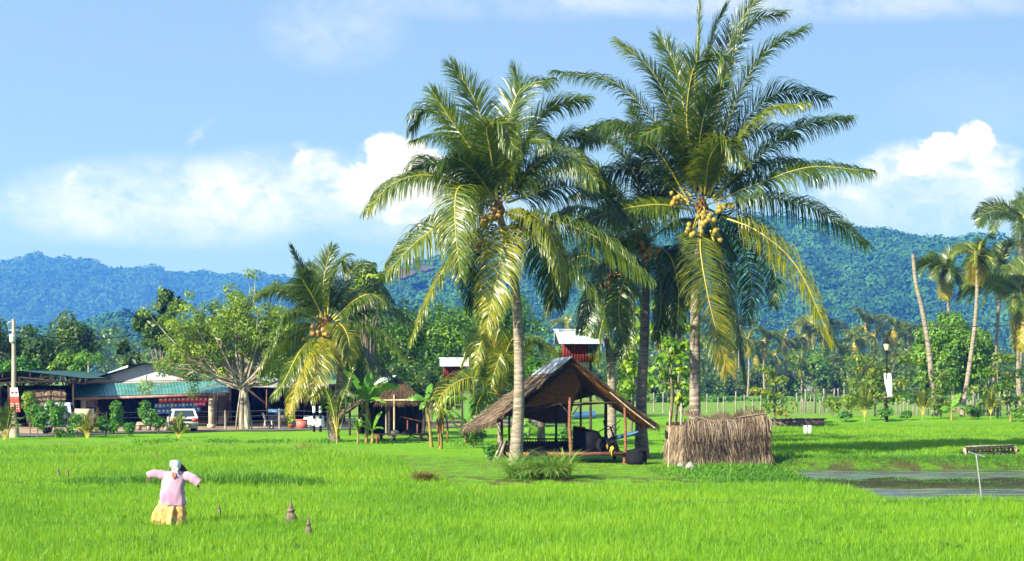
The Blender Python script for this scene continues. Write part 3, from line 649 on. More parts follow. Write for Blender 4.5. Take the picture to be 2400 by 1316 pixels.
# young yellow palm behind the hut
Yg = [
 ([(1170,920),(1150,890,-.8),(1090,888,-1.6),(1040,920,-2),(1020,965,-2.2)], dict(var=.62, droop=1.0, L=.95, n=55)),
 ([(1168,910),(1150,840),(1130,800,-.3),(1112,870,-.6)], dict(var=.6, droop=.8)),
 ([(1170,910),(1162,830,.2),(1150,790,.3),(1140,770,.4)], dict(var=.66, droop=.4, roll=.5)),
 ([(1175,910),(1185,830,-.2),(1210,790,-.4),(1225,850,-.7)], dict(var=.62, droop=.7)),
 ([(1178,910),(1215,840,.1),(1255,800,.2),(1310,835,.3)], dict(var=.5, droop=1.)),
 ([(1182,912),(1230,870,.3),(1275,850,.5),(1315,880,.6)], dict(var=.48, droop=1.)),
 ([(1166,915),(1135,850,.3),(1110,810,.5),(1085,850,.7)], dict(var=.5, droop=.9)),
 ([(1175,915),(1180,860,-.7),(1175,830,-1.2),(1150,900,-1.6)], dict(var=.58, droop=.8)),
 ([(1174,915),(1200,860,.9),(1230,830,1.3),(1260,850,1.6)], dict(var=.4, droop=.9)),
 ([(1165,920),(1120,880,.9),(1090,880,1.3),(1060,920,1.6)], dict(var=.42, droop=1)),
 ([(1170,912),(1155,860,-.7),(1130,850,-1.1),(1108,900,-1.5)], dict(var=.55, droop=.9)),
]
palm('young palm with yellow fronds and yellow leaf stems behind the hut', 80, (1172,925), (1172,1030), Yg, L=1.05, rads=(.14,.12,.1), trunk_px=[(1170,1040),(1172,980),(1172,930)], heart_r=.1, n=85, wid=.055, group=None, name='young_palm', extra=3)
# small palm seedling trees
def young(label, px0, py0, Y, spec, L, var, n=34, rad=.02, group='young coconut palms planted along the verge', wid=.05, name='young_coconut_palm'):
    base = W(px0, py0, Y); base[2] = gz1(base[0], base[1]); root = thing(name, label, 'young palm', base, group)
    b = MB(); hh = .25*L/.5
    lathe(b, base-np.array([0,0,.06]), [(.075*L/.5,0),(.06*L/.5,.5*hh),(.03*L/.5,1.4*hh),(.012,2.0*hh)], 8, .0); b.build('stem', M['rachis'], root, smooth=True)
    for pts in spec:
        frond(root, np.array([W(a, b2, Y+(c if True else 0)) for a, b2, c in pts]), L, n, var=var+rng.uniform(-.08,.1), droop=.55, rad=rad, wid=wid, t0=.3)
    return root
young('young coconut palm with one dark arching frond beside the banana plants', 790, 1046, 82,
      [[(790,1025,0),(780,960,-.2),(760,912,-.4),(728,935,-.6)], [(790,1020,0),(798,950,0),(815,905,.1),(830,860,.2)], [(792,1020,0),(815,950,.3),(840,915,.5),(850,960,.7)],
       [(790,1020,0),(790,950,-.5),(805,915,-.8),(830,930,-1)], [(790,1020,0),(775,960,.4),(765,925,.7),(750,960,.9)]], .5, .3, 44, .03, wid=.05)
fan = lambda x, y, s, ks: [[(x, y-6*s, 0), (x+dx*.45*s, y-(30+up*.6)*s, 0), (x+dx*s, y-(30+up)*s, dz)] for dx, up, dz in ks]
KS = [(-24,18,-.2),(-12,34,.2),(4,40,0),(16,32,-.2),(27,14,.2),(-28,2,.1),(24,2,-.3)]
young('small light green coconut seedling behind the hatchback on the grass edge', 420, 1037, 89, fan(420,1037,.95,KS), .34, .45)
young('small yellowish coconut seedling among the cassava shrubs left of the shop', 205, 1038, 89, fan(205,1038,1.05,KS), .3, .55)
young('spreading coconut seedling at the far left edge beside the pole', 12, 1045, 87, fan(12,1045,1.5,KS), .4, .38)
young('coconut seedling standing left of the street lamp on the far verge', 2027, 985, 116, fan(2027,985,1.25,KS), .5, .42)
young('coconut seedling standing right of the street lamp behind the verge', 2163, 980, 118, fan(2163,980,1.1,KS), .45, .48)
young('coconut seedling in front of the pale stake fence at the right', 2322, 978, 118, fan(2322,978,1.0,KS), .42, .42)
# palms on the right edge and in the far grove
def crown_mesh(r, nf, L, n, var, dead=0, seed=0, up=.9, wid=.06, segs=2):
    st = rng.bit_generator.state; rng.bit_generator.state = np.random.default_rng(seed+11).bit_generator.state
    fr = []
    for k in range(nf):
        el = math.radians(-40+125*((k*.618) % 1)**.8*up); az = k*2.399+rng.normal(0,.2); rl = r*rng.uniform(.85,1.1)
        h = np.array([math.cos(az), math.sin(az), 0]); z = np.array([0,0,1.])
        p0 = np.zeros(3); p1 = (h*math.cos(el)+z*math.sin(el))*rl*.5; e2 = el-math.radians(35); p2 = p1+(h*math.cos(e2)+z*math.sin(e2))*rl*.32; e3 = e2-math.radians(40); p3 = p2+(h*math.cos(e3)+z*math.sin(e3))*rl*.25
        fr.append(([p0,p1,p2,p3], var+rng.normal(0,.07)))
    for k in range(dead):
        az = k*2.1+.6; h = np.array([math.cos(az), math.sin(az), 0])
        fr.append(([np.zeros(3), h*.35+np.array([0,0,-.25*r]), h*.45+np.array([0,0,-.6*r]), h*.4+np.array([0,0,-.9*r])], .84))
    rng.bit_generator.state = st
    return fr
def far_palm(label, Y, cpx, bpx, r, mid=None, nf=20, L=.6, n=42, var=.3, dead=0, seed=0, tr=.16, group=None, wid=.07, nuts=0):
    c = W(*cpx, Y); base = W(*bpx, Y); base[2] = gz1(base[0], base[1])
    root = thing('coconut_palm', label, 'palm tree', base, group)
    pts = [base-np.array([0,0,.1])]+([W(*mid, Y)] if mid else [])+[c]
    trunk(root, pts, (tr*1.25,tr,tr*.8), n=8)
    for P, v in crown_mesh(r, nf, L, n, var, dead, seed):
        frond(root, np.array(P)+c, L, n, var=v, droop=.8, segs=2, rad=.04, wid=wid)
    heart(root, c, tr*1.1, tr*3.4)
    for _ in range(nuts): coco(root, c+np.array([rng.normal(0,.28),-.3,-.3+rng.normal(0,.15)]), .13, .5)
    return root
far_palm('windswept coconut palm with hanging dead brown fronds above the round tree', 160, (2213,632), (2236,930), 3.2, (2226,760), 22, 1.05, 75, .3, 3, 1, .17, nuts=6)
far_palm('leaning coconut palm with rusty dead fronds, right of the windswept one', 131, (2292,600), (2254,935), 2.5, (2285,760), 12, .75, 60, .42, 6, 2, .17)
far_palm('coconut palm at the right edge, its crown highest of the group', 160, (2396,520), (2384,930), 5.2, (2396,740), 26, 1.3, 80, .32, 2, 3, .2, nuts=8)
far_palm('coconut palm just left of the highest right edge palm, drooping green crown', 165, (2345,620), (2322,930), 3.9, (2338,760), 24, 1.1, 75, .26, 2, 4, .18)
far_palm('low coconut palm at the right edge with yellow hanging fronds', 135, (2388,690), (2392,932), 5.0, (2384,800), 26, 1.3, 80, .42, 4, 5, .2, nuts=6)
b = MB(); Ys = 131; base = GY(2191, Ys)
tube(b, catmull([base, W(2178,830,Ys), W(2162,730,Ys), W(2146,660,Ys), W(2140,596,Ys)], 40), np.interp(np.linspace(0,1,40),[0,1],[.26,.14]), 9, .5)
tag(b.build('dead_palm_trunk', M['palmtrunk'], smooth=True, loc=base), 'bare leaning palm trunk that has lost its crown', 'tree trunk')
# grove: five palms built, the rest copied with their trunk and crown
def grove_palm(seed, h, r, var):
    root = thing('grove_palm', 'coconut palm in the misty grove beyond the field', 'palm tree', (0,0,0), 'coconut palms in the far grove')
    b = MB(); tube(b, catmull([(0,0,-.3),(.3,0,h*.5),(0,0,h)], 20), np.interp(np.linspace(0,1,20),[0,1],[.24,.15]), 7, .5); b.build('trunk', M['palmtrunk'], root, smooth=True)
    mb = MB()
    for P, v in crown_mesh(r, 17, .8, 26, var, 3, seed):
        P = catmull(np.array(P)+[0,0,h], 12); T = norm(np.gradient(P, axis=0)); S0 = norm(np.cross(P[-1]-P[0]+[.01,.02,0], [0,0,1.]))
        tube(mb, P, np.linspace(.05,.012,12), 4, .5, 1)
        t = np.r_[np.linspace(.12,.98,34), np.linspace(.12,.98,34)]; sd_ = np.r_[np.ones(34), -np.ones(34)]; i = np.clip((t*11).astype(int),0,10); f = (t*11-i)[:,None]
        p = P[i]*(1-f)+P[i+1]*f; d = norm(S0[None]*sd_[:,None]+T[i]*.7+rng.normal(0,.15,(68,3))); ln = .95*np.sin(math.pi*(.14+.8*t))**.6
        C = np.stack([p, p+d*ln[:,None]*.5, p+d*ln[:,None]*.8+np.array([0,0,-.42])*ln[:,None]], 1)
        wv = norm(T[i]+rng.normal(0,.25,(68,3)))[:,None]*np.array([.06,.06,.01])[None,:,None]
        strips(mb, C, wv, np.clip(v+rng.normal(0,.08,68),0,1))
    mb.build('crown', [M['palm'], M['rachis']], root); return root
protos = [grove_palm(20+i, h, r, v) for i, (h, r, v) in enumerate(((13,4.6,.3),(11,4.2,.42),(15,4.8,.24),(9,4.4,.36),(12,4.0,.5)))]
GP = [(1752,800,0),(1772,830,3),(1793,800,1),(1818,835,3),(1838,800,0),(1862,820,1),(1888,790,2),(1903,760,4),(1930,800,0),(1948,770,2),(1968,840,3),(1985,810,1),(2003,800,4),(2028,765,1),(2050,790,0),(2072,800,2),(2095,770,4),(2112,800,1),(2135,790,0),(1878,850,3),(1955,870,4),(2010,880,3),(2040,850,0),(2090,840,2),(1735,770,2),(1720,830,3),(1700,790,0),(1575,800,1),(1600,840,0),(1545,790,2),(1330,770,4),(2160,800,3),(2128,850,3)]
used = set()
for q, (x, y, k) in enumerate(GP):
    Yp = 255+((q*37) % 70); pr = protos[k]
    hs = (13,11,15,9,12)[k]; zt = H-(y-HY)/F*Yp; s = max(.45, zt/hs)
    if k in used:
        o = pr.copy(); COL.objects.link(o)
        for ch in pr.children: c = ch.copy(); COL.objects.link(c); c.parent = o
    else: o = pr; used.add(k)
    xx = (x-1200)/F*Yp; o.location = (xx, Yp, gz1(xx, Yp)); o.rotation_euler = (0, 0, q*1.7); sxy = min(1.1, max(.75, s)); o.scale = (sxy, sxy, s)
# ---------------------------------------------------------------- broadleaf trees and plants
def leafmat(name, ramp, rough=.45, spec=.45, transw=.3): M[name] = mat(name, ramp, rough, spec, .5, attr=.75, trans=(1.9,1.7,.4), transw=transw)
leafmat('leaf_dark', [(.008,.03,.005),(.038,.10,.009),(.13,.21,.018)])
leafmat('leaf_mid', [(.016,.06,.005),(.075,.19,.010),(.21,.34,.02)])
leafmat('leaf_fig', [(.035,.09,.006),(.15,.25,.012),(.32,.41,.03)])
leafmat('leaf_bright', [(.03,.11,.010),(.07,.22,.015),(.17,.33,.03)])
leafmat('leaf_yellow', [(.05,.14,.008),(.13,.27,.012),(.26,.38,.02),(.48,.40,.03)])
leafmat('leaf_rust', [(.03,.09,.008),(.09,.19,.012),(.19,.23,.018),(.30,.15,.025)])
leafmat('leaf_far', [(.02,.055,.010),(.065,.13,.02),(.16,.22,.03)])
leafmat('banana', [(.03,.12,.008),(.08,.25,.014),(.20,.36,.03),(.50,.42,.03)], .4, .45, .4)
M['bark'] = mat('tree_bark', [(.07,.055,.04),(.17,.135,.10),(.30,.25,.19)], .9, .2, 3, (1,1,.35), .8, 12)
M['figbark'] = mat('pale_fig_bark', [(.13,.11,.08),(.30,.26,.20),(.50,.45,.37)], .9, .2, 3, (1,1,.25), .8, 12)
def crown_leaves(b, cl, n, size, var, up=.35, jit=.12, rnd=.2, width=.5, flat=.9):
    """leaf clumps: cl rows (x,y,z,r); leaves sit mostly near each clump's skin and face out and up"""
    cl = np.asarray(cl, float); w = cl[:,3]**2; k = rng.choice(len(cl), n, p=w/w.sum())
    d = rand_dirs(n); rad = cl[k,3]*rng.uniform(.45,1.05,n)**.6
    P = cl[k,:3]+d*rad[:,None]*np.array([1,1,flat])
    nr = norm(d+np.array([0,0,up])+.55*rand_dirs(n)); D = norm(np.cross(nr, rand_dirs(n))+np.array([0,0,-.25]))
    cv = rng.normal(0, jit, len(cl))
    leaves(b, P, D, nr, size*rng.uniform(.6,1.25,n), size*width*rng.uniform(.7,1.2,n), np.clip(var+cv[k]+rng.normal(0,rnd,n),0,1), fold=.15)
def clumps(c, R, n, r, hollow=.45, zmin=-1):
    """n clump centres through an ellipsoid c, R"""
    out = []
    while len(out) < n:
        d = rand_dirs(1)[0]; q = d*rng.uniform(hollow,1)
        if q[2] < zmin: continue
        out.append([*(np.asarray(c)+q*np.asarray(R)), r*rng.uniform(.6,1.25)])
    return np.array(out)
def limbs(b, base, fork, targets, r0, n=6, wob_=.12, m=0, r1=.03):
    base = np.asarray(base, float); fork = np.asarray(fork, float)
    if np.linalg.norm(fork-base) > .05:
        mid = (base+fork)/2+rng.normal(0,.04,3)*np.linalg.norm(fork-base)
        tube(b, catmull([base-[0,0,.15], mid, fork], 12), np.linspace(r0*1.25, r0*.8, 12), max(n,8), .5, m)
    for t in targets:
        t = np.asarray(t, float); L = np.linalg.norm(t-fork); rr = r0*rng.uniform(.3,.5)
        p1 = fork+(t-fork)*.35+np.array([0,0,.10*L])+rng.normal(0,wob_*.5,3)*L; p2 = fork+(t-fork)*.7+np.array([0,0,.06*L])+rng.normal(0,wob_*.4,3)*L
        tube(b, catmull([fork-[0,0,.05], p1, p2, t], 12), np.linspace(rr, r1, 12), n, .5, m, cap=False)
def tree(label, base, cl, nleaf, size, lm, fork=None, r0=.2, var=.5, group=None, name='leafy_tree', bark='bark', nl=10, cat='tree', up=.35, width=.5, jit=.12, rnd=.2, extra=None):
    base = np.asarray(base, float); root = thing(name, label, cat, base, group)
    b = MB(); cl = np.asarray(cl, float); fork = base+[0,0,.35*(cl[:,2].mean()-base[2])] if fork is None else fork
    pick = cl[rng.permutation(len(cl))[:nl], :3]; limbs(b, base, fork, pick, r0); b.build('trunk', M[bark], root, smooth=True)
    b = MB(); crown_leaves(b, cl, nleaf, size, var, up, jit, rnd, width)
    if extra is not None: extra(b)
    b.build('crown', M[lm], root); return root
def pxclumps(lst, Y, dr=None):
    """lst rows (px,py,r_px,dy)"""
    return np.array([[*W(a, b_, Y+dy), r/F*Y] for a, b_, r, dy in lst])
def spread(px0, py0, rx, ry, n, r, Y, depth):
    c = W(px0, py0, Y); return clumps(c, (rx/F*Y, depth, ry/F*Y), n, r/F*Y, .35)
# spreading fig by the shop
def fig():
    Y = 103; base = W(572,1008,Y); base[2] = gz1(base[0], base[1]); root = thing('fig_tree', 'spreading fig tree with many bare pale branches beside the green roofed shop', 'tree', base)
    b = MB(); fork = W(572,905,Y)
    for dx, dy, r in ((0,0,.24),(-.17,.1,.14),(.16,-.1,.15),(.06,.2,.13),(-.06,-.2,.14),(-.40,-.1,.045),(.40,.1,.045),(.25,-.25,.05)):
        tube(b, catmull([base+[dx*1.25,dy,-.1], base+[dx*.9+rng.normal(0,.05),dy*.8,1.0], fork+[dx*.35,dy*.3,rng.uniform(-.3,.4)]], 12), np.linspace(r*1.2,r*.6,12), 8, .5)
    ends = []
    for a in np.linspace(-1.25,1.2,17):
        for dep in (-1.6,.2,1.8):
            L = rng.uniform(3.2,6.0)*(1-.12*abs(a)); a2 = a+rng.normal(0,.1)
            e = fork+np.array([math.sin(a2)*L, dep*rng.uniform(.5,1.4), math.cos(a2)*L*.92+.2]); ends.append(e)
            p1 = fork+(e-fork)*.4+np.array([0,0,-.05*L])+rng.normal(0,.15,3); p2 = fork+(e-fork)*.75+rng.normal(0,.15,3)
            tube(b, catmull([fork+rng.normal(0,.12,3), p1, p2, e], 12), np.linspace(rng.uniform(.07,.14),.02,12), 5, .5, cap=False)
            for _ in range(2):
                s0 = p1+(p2-p1)*rng.uniform(0,1); e2 = s0+(e-fork)*rng.uniform(.25,.45)+rng.normal(0,.8,3); ends.append(e2)
                tube(b, catmull([s0, (s0+e2)/2+rng.normal(0,.12,3), e2], 8), np.linspace(.05,.012,8), 4, .5, cap=False)
    b.build('trunk', M['figbark'], root, smooth=True)
    cl = np.array([[*e, rng.uniform(.35,.75)] for e in ends]); more = spread(545,765,165,72,120,15,Y,2.8)
    low = pxclumps([(470,810,26,0),(440,770,26,.5),(500,840,20,-1),(520,870,14,-1.2),(640,800,24,0),(650,860,18,.3),(480,885,12,-2),(430,830,18,.5),(690,780,20,1),(600,690,20,0),(650,665,16,.4),(540,680,22,0),(420,720,22,.5)], Y)
    b = MB(); crown_leaves(b, np.vstack([cl, more, low]), 30000, .2, .5, .4, .14, .2)
    b.build('crown', M['leaf_fig'], root)
fig()
tree('dark tree with large drooping leaves behind the fig tree', GY(385,125), np.vstack([spread(392,720,40,35,9,17,125,2), spread(350,770,34,34,9,17,125,2), spread(400,790,60,30,9,18,125,2), pxclumps([(288,815,13,0),(312,840,16,0),(300,850,14,0)],125)]), 2600, .55, 'leaf_dark', r0=.22, var=.5, up=.1)
# left edge trees
def bushy(label, px0, py0, rx, ry, Y, nlf, size, lm, pybase, var=.45, n=26, r=None, depth=None, **k):
    return tree(label, GY(px0, Y), spread(px0, py0, rx*1.06, ry*1.06, int(n*1.3), r or ry*.42, Y, depth or rx/F*Y*.8), int(nlf*1.35), size, lm, var=var, **k)
bushy('rounded dark green tree with a taller top behind the open shed', 176, 790, 44, 52, 128, 3000, .34, 'leaf_dark', 930, .6)
bushy('broad dark mango tree behind the utility pole', 88, 830, 72, 58, 125, 4200, .3, 'leaf_dark', 930, .42)
bushy('dark tree cut by the left edge of the photo', -25, 810, 60, 62, 124, 3000, .32, 'leaf_dark', 930, .5)
bushy('light green shrubby tree between the dark trees and the shop roof', 165, 850, 60, 26, 119, 2200, .3, 'leaf_mid', 930, .65)
bushy('low leafy tree just behind the peak of the shed roof', 40, 862, 60, 22, 118, 1700, .32, 'leaf_bright', 930, .3)
bushy('dark tree filling in behind the shop gable and fig', 470, 835, 100, 46, 135, 3500, .32, 'leaf_dark', 930, .5)
bushy('tree with glossy dark leaves behind the low corrugated roof', 640, 830, 70, 70, 130, 3600, .32, 'leaf_dark', 930, .55)
bushy('slim tree with pale yellow-green leaves rising beside the short palm crown', 868, 668, 44, 46, 118, 1500, .42, 'leaf_fig', 930, .45, n=16)
bushy('dark tree behind the short coconut palm', 855, 800, 80, 110, 122, 6000, .3, 'leaf_dark', 930, .55, n=40)
bushy('large dense tree in the middle behind the small red dovecote', 1010, 800, 110, 95, 120, 8000, .3, 'leaf_mid', 930, .42, n=46, jit=.16)
bushy('dense rounded green tree behind the tallest front palm trunk', 1165, 775, 110, 80, 126, 7000, .3, 'leaf_mid', 930, .5, n=46, jit=.16)
bushy('dark undergrowth tree low behind the second thatched hut', 960, 905, 140, 55, 114, 5000, .28, 'leaf_dark', 930, .45, n=40)
bushy('bushy dark tree low behind the young yellow palm', 1130, 890, 100, 60, 112, 3800, .28, 'leaf_dark', 930, .5, n=30)
bushy('mid green tree filling behind the red dovecote on the hut', 1290, 850, 90, 50, 135, 3500, .3, 'leaf_mid', 930, .45, n=26)
bushy('leafy papaya-like bush rising behind the metal patched hut roof', 1270, 865, 40, 22, 79, 900, .26, 'leaf_bright', 930, .35, n=12)
# tall yellowing saplings behind the hut
def sapling(label, pxs, py_top, py_base, Y, wpx, n, size, lm, var, group=None, r0=.1, tiers=6, stems=1, name='sapling', width=.6):
    base = GY(pxs, Y); root = thing(name, label, 'tree', base, group); b = MB(); cl = []
    for s in range(stems):
        xo = (s-(stems-1)/2)*wpx*.8; top = W(pxs+xo, py_top, Y+rng.normal(0,.4)); pth = catmull([base+[xo/F*Y*.3,0,-.1], (base*.6+top*.4)+rng.normal(0,.12,3), top], 20)
        tube(b, pth, np.linspace(r0, .025, 20), 7, .5)
        for t in np.linspace(.32,1,tiers):
            q = pth[int(t*19)]
            for _ in range(3):
                a = rng.uniform(0,2*math.pi); L = wpx/F*Y*rng.uniform(.3,.95)*(1.1-.45*t); e = q+np.array([math.cos(a)*L, math.sin(a)*L, .12*L+rng.normal(0,.1)])
                tube(b, [q, (q+e)/2+[0,0,.06*L], e], [.03,.022,.012], 4, .5, cap=False); cl += [[*e, .17*wpx/F*Y+.15], [*((q+e)/2), .12*wpx/F*Y+.1]]
    b.build('trunk', M['bark'], root, smooth=True); b = MB(); crown_leaves(b, cl, n, size, var, .5, .15, .25, width, .6); b.build('crown', M[lm], root)
sapling('tall thin tree with big yellow-green leaves between the two trunks behind the hut', 1478, 690, 985, 92, 55, 1000, .42, 'leaf_yellow', .38, r0=.1, stems=1, tiers=8)
sapling('pair of thin crooked stems with big yellowing leaves left of the tallest palm trunk', 1572, 720, 985, 88, 62, 1100, .40, 'leaf_yellow', .33, r0=.11, stems=2, tiers=7)
sapling('small tree with rust tinted leaves right of the thatch screen', 1815, 872, 975, 112, 62, 650, .30, 'leaf_rust', .55, r0=.07, tiers=6)
sapling('wider small tree with rust tinted leaves behind the street lamp', 2062, 845, 965, 128, 95, 1500, .34, 'leaf_rust', .42, r0=.09, tiers=6, stems=2)
sapling('olive small tree with tiered branches in front of the stake fence', 2338, 848, 970, 122, 85, 1300, .32, 'leaf_rust', .40, r0=.09, tiers=5, stems=1)
sapling('narrow sapling with yellowish leaves between lamp and round tree', 2205, 872, 950, 130, 40, 600, .3, 'leaf_rust', .4, r0=.06, tiers=6)
for x, yt, lab in ((207,838,'taller slim papaya tree with a pale green top left of the shop gable'),(175,862,'shorter slim papaya stem with a yellow tuft left of the shop gable')):
    Yp = 117; t = W(x, yt, Yp); base = GY(x, Yp); root = thing('papaya_tree', lab, 'tree', base); b = MB(); tube(b, [base, (base+t)/2+[.05,0,0], t], [.10,.085,.06], 8); b.build('trunk', M['figbark'], root, smooth=True)
    s = 1. if x == 207 else .4; b = MB(); cl = [[*(t+[math.cos(q)*.75*s, math.sin(q)*.6*s, .12*math.sin(q*3)]), .30*s+.05] for q in np.linspace(0,5.6,8)]; crown_leaves(b, cl, int(260*s), .26, .6, .5, .1, .2, .6); b.build('crown', M['leaf_bright'], root)
def far_house(x, y, Yh, w, h, lab, wall, roof):
    q = W(x, y, Yh); base = np.array([q[0], Yh, gz1(q[0], Yh)]); root = thing('farm_house', lab, 'house', base); z1 = q[2]; b = MB(); box(b, (q[0], Yh+2, (base[2]+z1)/2), (w, 4, z1-base[2])); b.build('wall', wall, root)
    b = MB(); hexa(b, [(q[0]-w*.6,Yh-.6,z1),(q[0]+w*.6,Yh-.6,z1),(q[0]+w*.6,Yh+4.6,z1),(q[0]-w*.6,Yh+4.6,z1),(q[0]-w*.5,Yh+1.8,z1+h),(q[0]+w*.5,Yh+1.8,z1+h),(q[0]+w*.5,Yh+2.2,z1+h),(q[0]-w*.5,Yh+2.2,z1+h)]); b.build('roof', roof, root)
    b = MB(); box(b, (q[0]-w*.2, Yh-.03, base[2]+1), (.9,.06,1.9)); b.build('door', M['bark'], root)
M['house_white'] = mat('far_white_wall', [(.5,.52,.55),(.62,.64,.66)], .8, .2, 1); M['house_tile'] = mat('far_red_roof', [(.28,.10,.06),(.38,.15,.09)], .8, .2, 1)
far_house(1888, 916, 262, 2.2, .9, 'tiny white house glimpsed through the grove', M['house_white'], M['house_white'])
far_house(1968, 926, 264, 3.6, .6, 'low house with a dull red roof at the grove edge', M['bark'], M['house_tile'])
# the big clipped looking round tree
Yr = 150; base = GY(2250, Yr); cl = np.vstack([spread(2235,822,84,84,150,21,Yr,3.6), spread(2222,862,80,60,80,21,Yr,3.4)])
tree('big dense rounded tree behind the leaning bare palm trunk', base, cl, 40000, .36, 'leaf_mid', r0=.3, var=.62, jit=.05, up=.3)
# scrub and wood edge beyond the far field: each bush its own
SCR = [(1465,925,40,22,240,'leaf_far'),(1540,905,50,30,255,'leaf_far'),(1595,915,45,26,250,'leaf_far'),(1660,905,50,34,260,'leaf_far'),(1720,900,45,40,262,'leaf_far'),(1770,905,50,36,265,'leaf_far'),(1830,905,50,34,262,'leaf_far'),(1905,870,52,48,258,'leaf_mid'),(1970,890,45,40,260,'leaf_far'),(2020,885,50,44,258,'leaf_far'),(2090,880,50,50,255,'leaf_far'),(2140,900,46,36,250,'leaf_far'),(2190,880,40,50,262,'leaf_far'),(2310,900,50,36,250,'leaf_far'),(2370,890,60,50,250,'leaf_dark'),(2420,880,50,60,245,'leaf_dark'),(1460,870,50,46,200,'leaf_dark'),(1400,880,60,40,215,'leaf_dark')]
for i, (x, y, rx, ry, Yb, lm) in enumerate(SCR):
    bushy('hazy bush at the wood edge beyond the far field', x, y, rx, ry, Yb, 1500, .55, lm, 930, .5, n=16, r=ry*.5, group='bushes along the far wood edge', name='bush', cat='bush', nl=5)
LOW = [(1480+i*42, 938+((i*7) % 5)*2, 215-(i % 3)*6) for i in range(23)]
for x, y, Yb in LOW:
    bushy('low green shrub along the back of the far field', x, y-4, 30, 10, Yb, 380, .4, 'leaf_bright', 945, .35, n=9, r=9, group='low shrubs behind the far field', name='shrub', cat='shrub', nl=3)
# mass of forest trees behind the village and the grove, read as one dark wood
b = MB(); cl = []
for _ in range(240):
    Yw = rng.uniform(285,420); x = rng.uniform(-.36,.36)*Yw; h = rng.uniform(5,12)+(3 if x < 0 else 0)
    for _k in range(4): cl.append([x+rng.normal(0,2.2), Yw+rng.normal(0,2.2), gz1(x,Yw)+h*rng.uniform(.2,1), rng.uniform(1.6,3.)])
crown_leaves(b, cl, 60000, .8, .5, .35, .16, .18, .7); tag(b.build('woodland', M['leaf_far']), 'dense hazy woodland at the foot of the hills', 'wood', kind='stuff')
# ---- banana plants
def banana_leaf(parent, P, w, var, dry=0.):
    P = catmull(P, 14); T = norm(np.gradient(P, axis=0)); ch = P[-1]-P[0]; S0 = norm(np.cross([ch[0]+.01, ch[1]+.02, 0], [0,0,1.])); S = norm(S0-(T@S0)[:,None]*T); U = np.cross(S, T); U *= np.sign(U[0][2]) or 1
    rl = rng.uniform(-.8,.8); S = S*math.cos(rl)+U*math.sin(rl); U = norm(np.cross(S, T)); U *= np.sign(U[:,2:3]+1e-6)
    t = np.linspace(0,1,14); pr = w*np.where(t < .12, .08, np.sin(math.pi*np.clip((t-.1)/.93,0,1))**.55)+.01
    b = MB()
    for sd_ in (-1, 1):
        for i in range(13):
            if rng.random() < .10: continue
            g = .012*rng.random()
            p0 = P[i]+T[i]*g; p1 = P[i+1]
            a0 = p0+S[i]*sd_*pr[i]*.6+U[i]*pr[i]*.12; a1 = p1+S[i+1]*sd_*pr[i+1]*.6+U[i+1]*pr[i+1]*.12
            b0 = p0+S[i]*sd_*pr[i]+U[i]*-.12*pr[i]-np.array([0,0,rng.uniform(0,.25)*pr[i]]); b1 = p1+S[i+1]*sd_*pr[i+1]-U[i+1]*.12*pr[i+1]-np.array([0,0,rng.uniform(0,.2)*pr[i]])
            v = np.clip(var+rng.normal(0,.05),0,1); b.add([p0,p1,a1,a0], [[0,1,2,3]], v); b.add([a0,a1,b1,b0], [[0,1,2,3]], v)
    tube(b, P, np.linspace(.03,.008,14), 4, min(1,var+.25)); return b.build('leaf', M['banana'], parent, smooth=True)
M['bananastem'] = mat('banana_stem', [(.10,.15,.03),(.27,.20,.05),(.22,.11,.04)], .6, .3, 4, (1,1,.5), .5)
def banana(label, pxs, pyb, pyt, Y, lv, r=.11, group='banana plants on the verge', wob_=0, dead=0):
    base = GY(pxs, Y) if pyb is None else W(pxs, pyb, Y); base[2] = gz1(base[0], base[1]); root = thing('banana_plant', label, 'banana plant', base, group)
    top = W(pxs+wob_, pyt, Y); b = MB(); tube(b, catmull([base-[0,0,.1], (base+top)/2+[.03,0,0], top], 14), np.linspace(r,.5*r,14), 9, .5); b.build('stem', M['bananastem'], root, smooth=True)
    for x, y, dy, w, v in lv:
        w *= 1.3
        e = W(x, y, Y+dy); L = np.linalg.norm(e-top); mid = top+(e-top)*.5+np.array([0,0,.18*L])
        banana_leaf(root, [top, mid, e], w, v)
    for _ in range(dead):
        a = rng.uniform(0,2*math.pi); q = top+[0,0,-.2]; e = q+np.array([math.cos(a)*.35, math.sin(a)*.3, -.9*(top[2]-base[2])*rng.uniform(.5,1)])
        bb = MB(); tube(bb, catmull([q, q+(e-q)*.4+[math.cos(a)*.2,0,.1], e], 8), np.linspace(.035,.05,8), 4, .5); bb.build('dead_leaf', M['husk'], root)
    return root
banana('tallest banana plant with a torn upright leaf, beside the young dark palm', 858, 1052, 940, 83, [(805,868,-.1,.2,.3),(868,872,.1,.2,.35),(912,890,-.2,.22,.5),(938,905,.2,.2,.4),(905,945,-.5,.2,.5),(820,930,.3,.18,.3),(850,905,-.5,.2,.42)], dead=3)
banana('low banana sucker with broad upright leaves at the foot of the tallest banana', 872, 1056, 1010, 82.5, [(895,965,-.1,.19,.45),(850,970,.1,.18,.3),(835,985,-.2,.15,.35),(900,1005,-.3,.15,.4),(820,1000,.1,.13,.6)], dead=2)
banana('small banana sucker with white dried base left of the tallest banana', 838, 1050, 1010, 82, [(828,975,0,.13,.4),(822,990,-.2,.12,.6),(846,980,.1,.12,.45)], .07)
banana('leaning banana plant with a drooping left leaf beside the yellow arching frond', 1012, 1062, 940, 80, [(955,935,0,.2,.42),(1012,900,.1,.18,.4),(985,960,-.3,.19,.35),(1045,945,.3,.18,.35)], wob_=-14, r=.1)
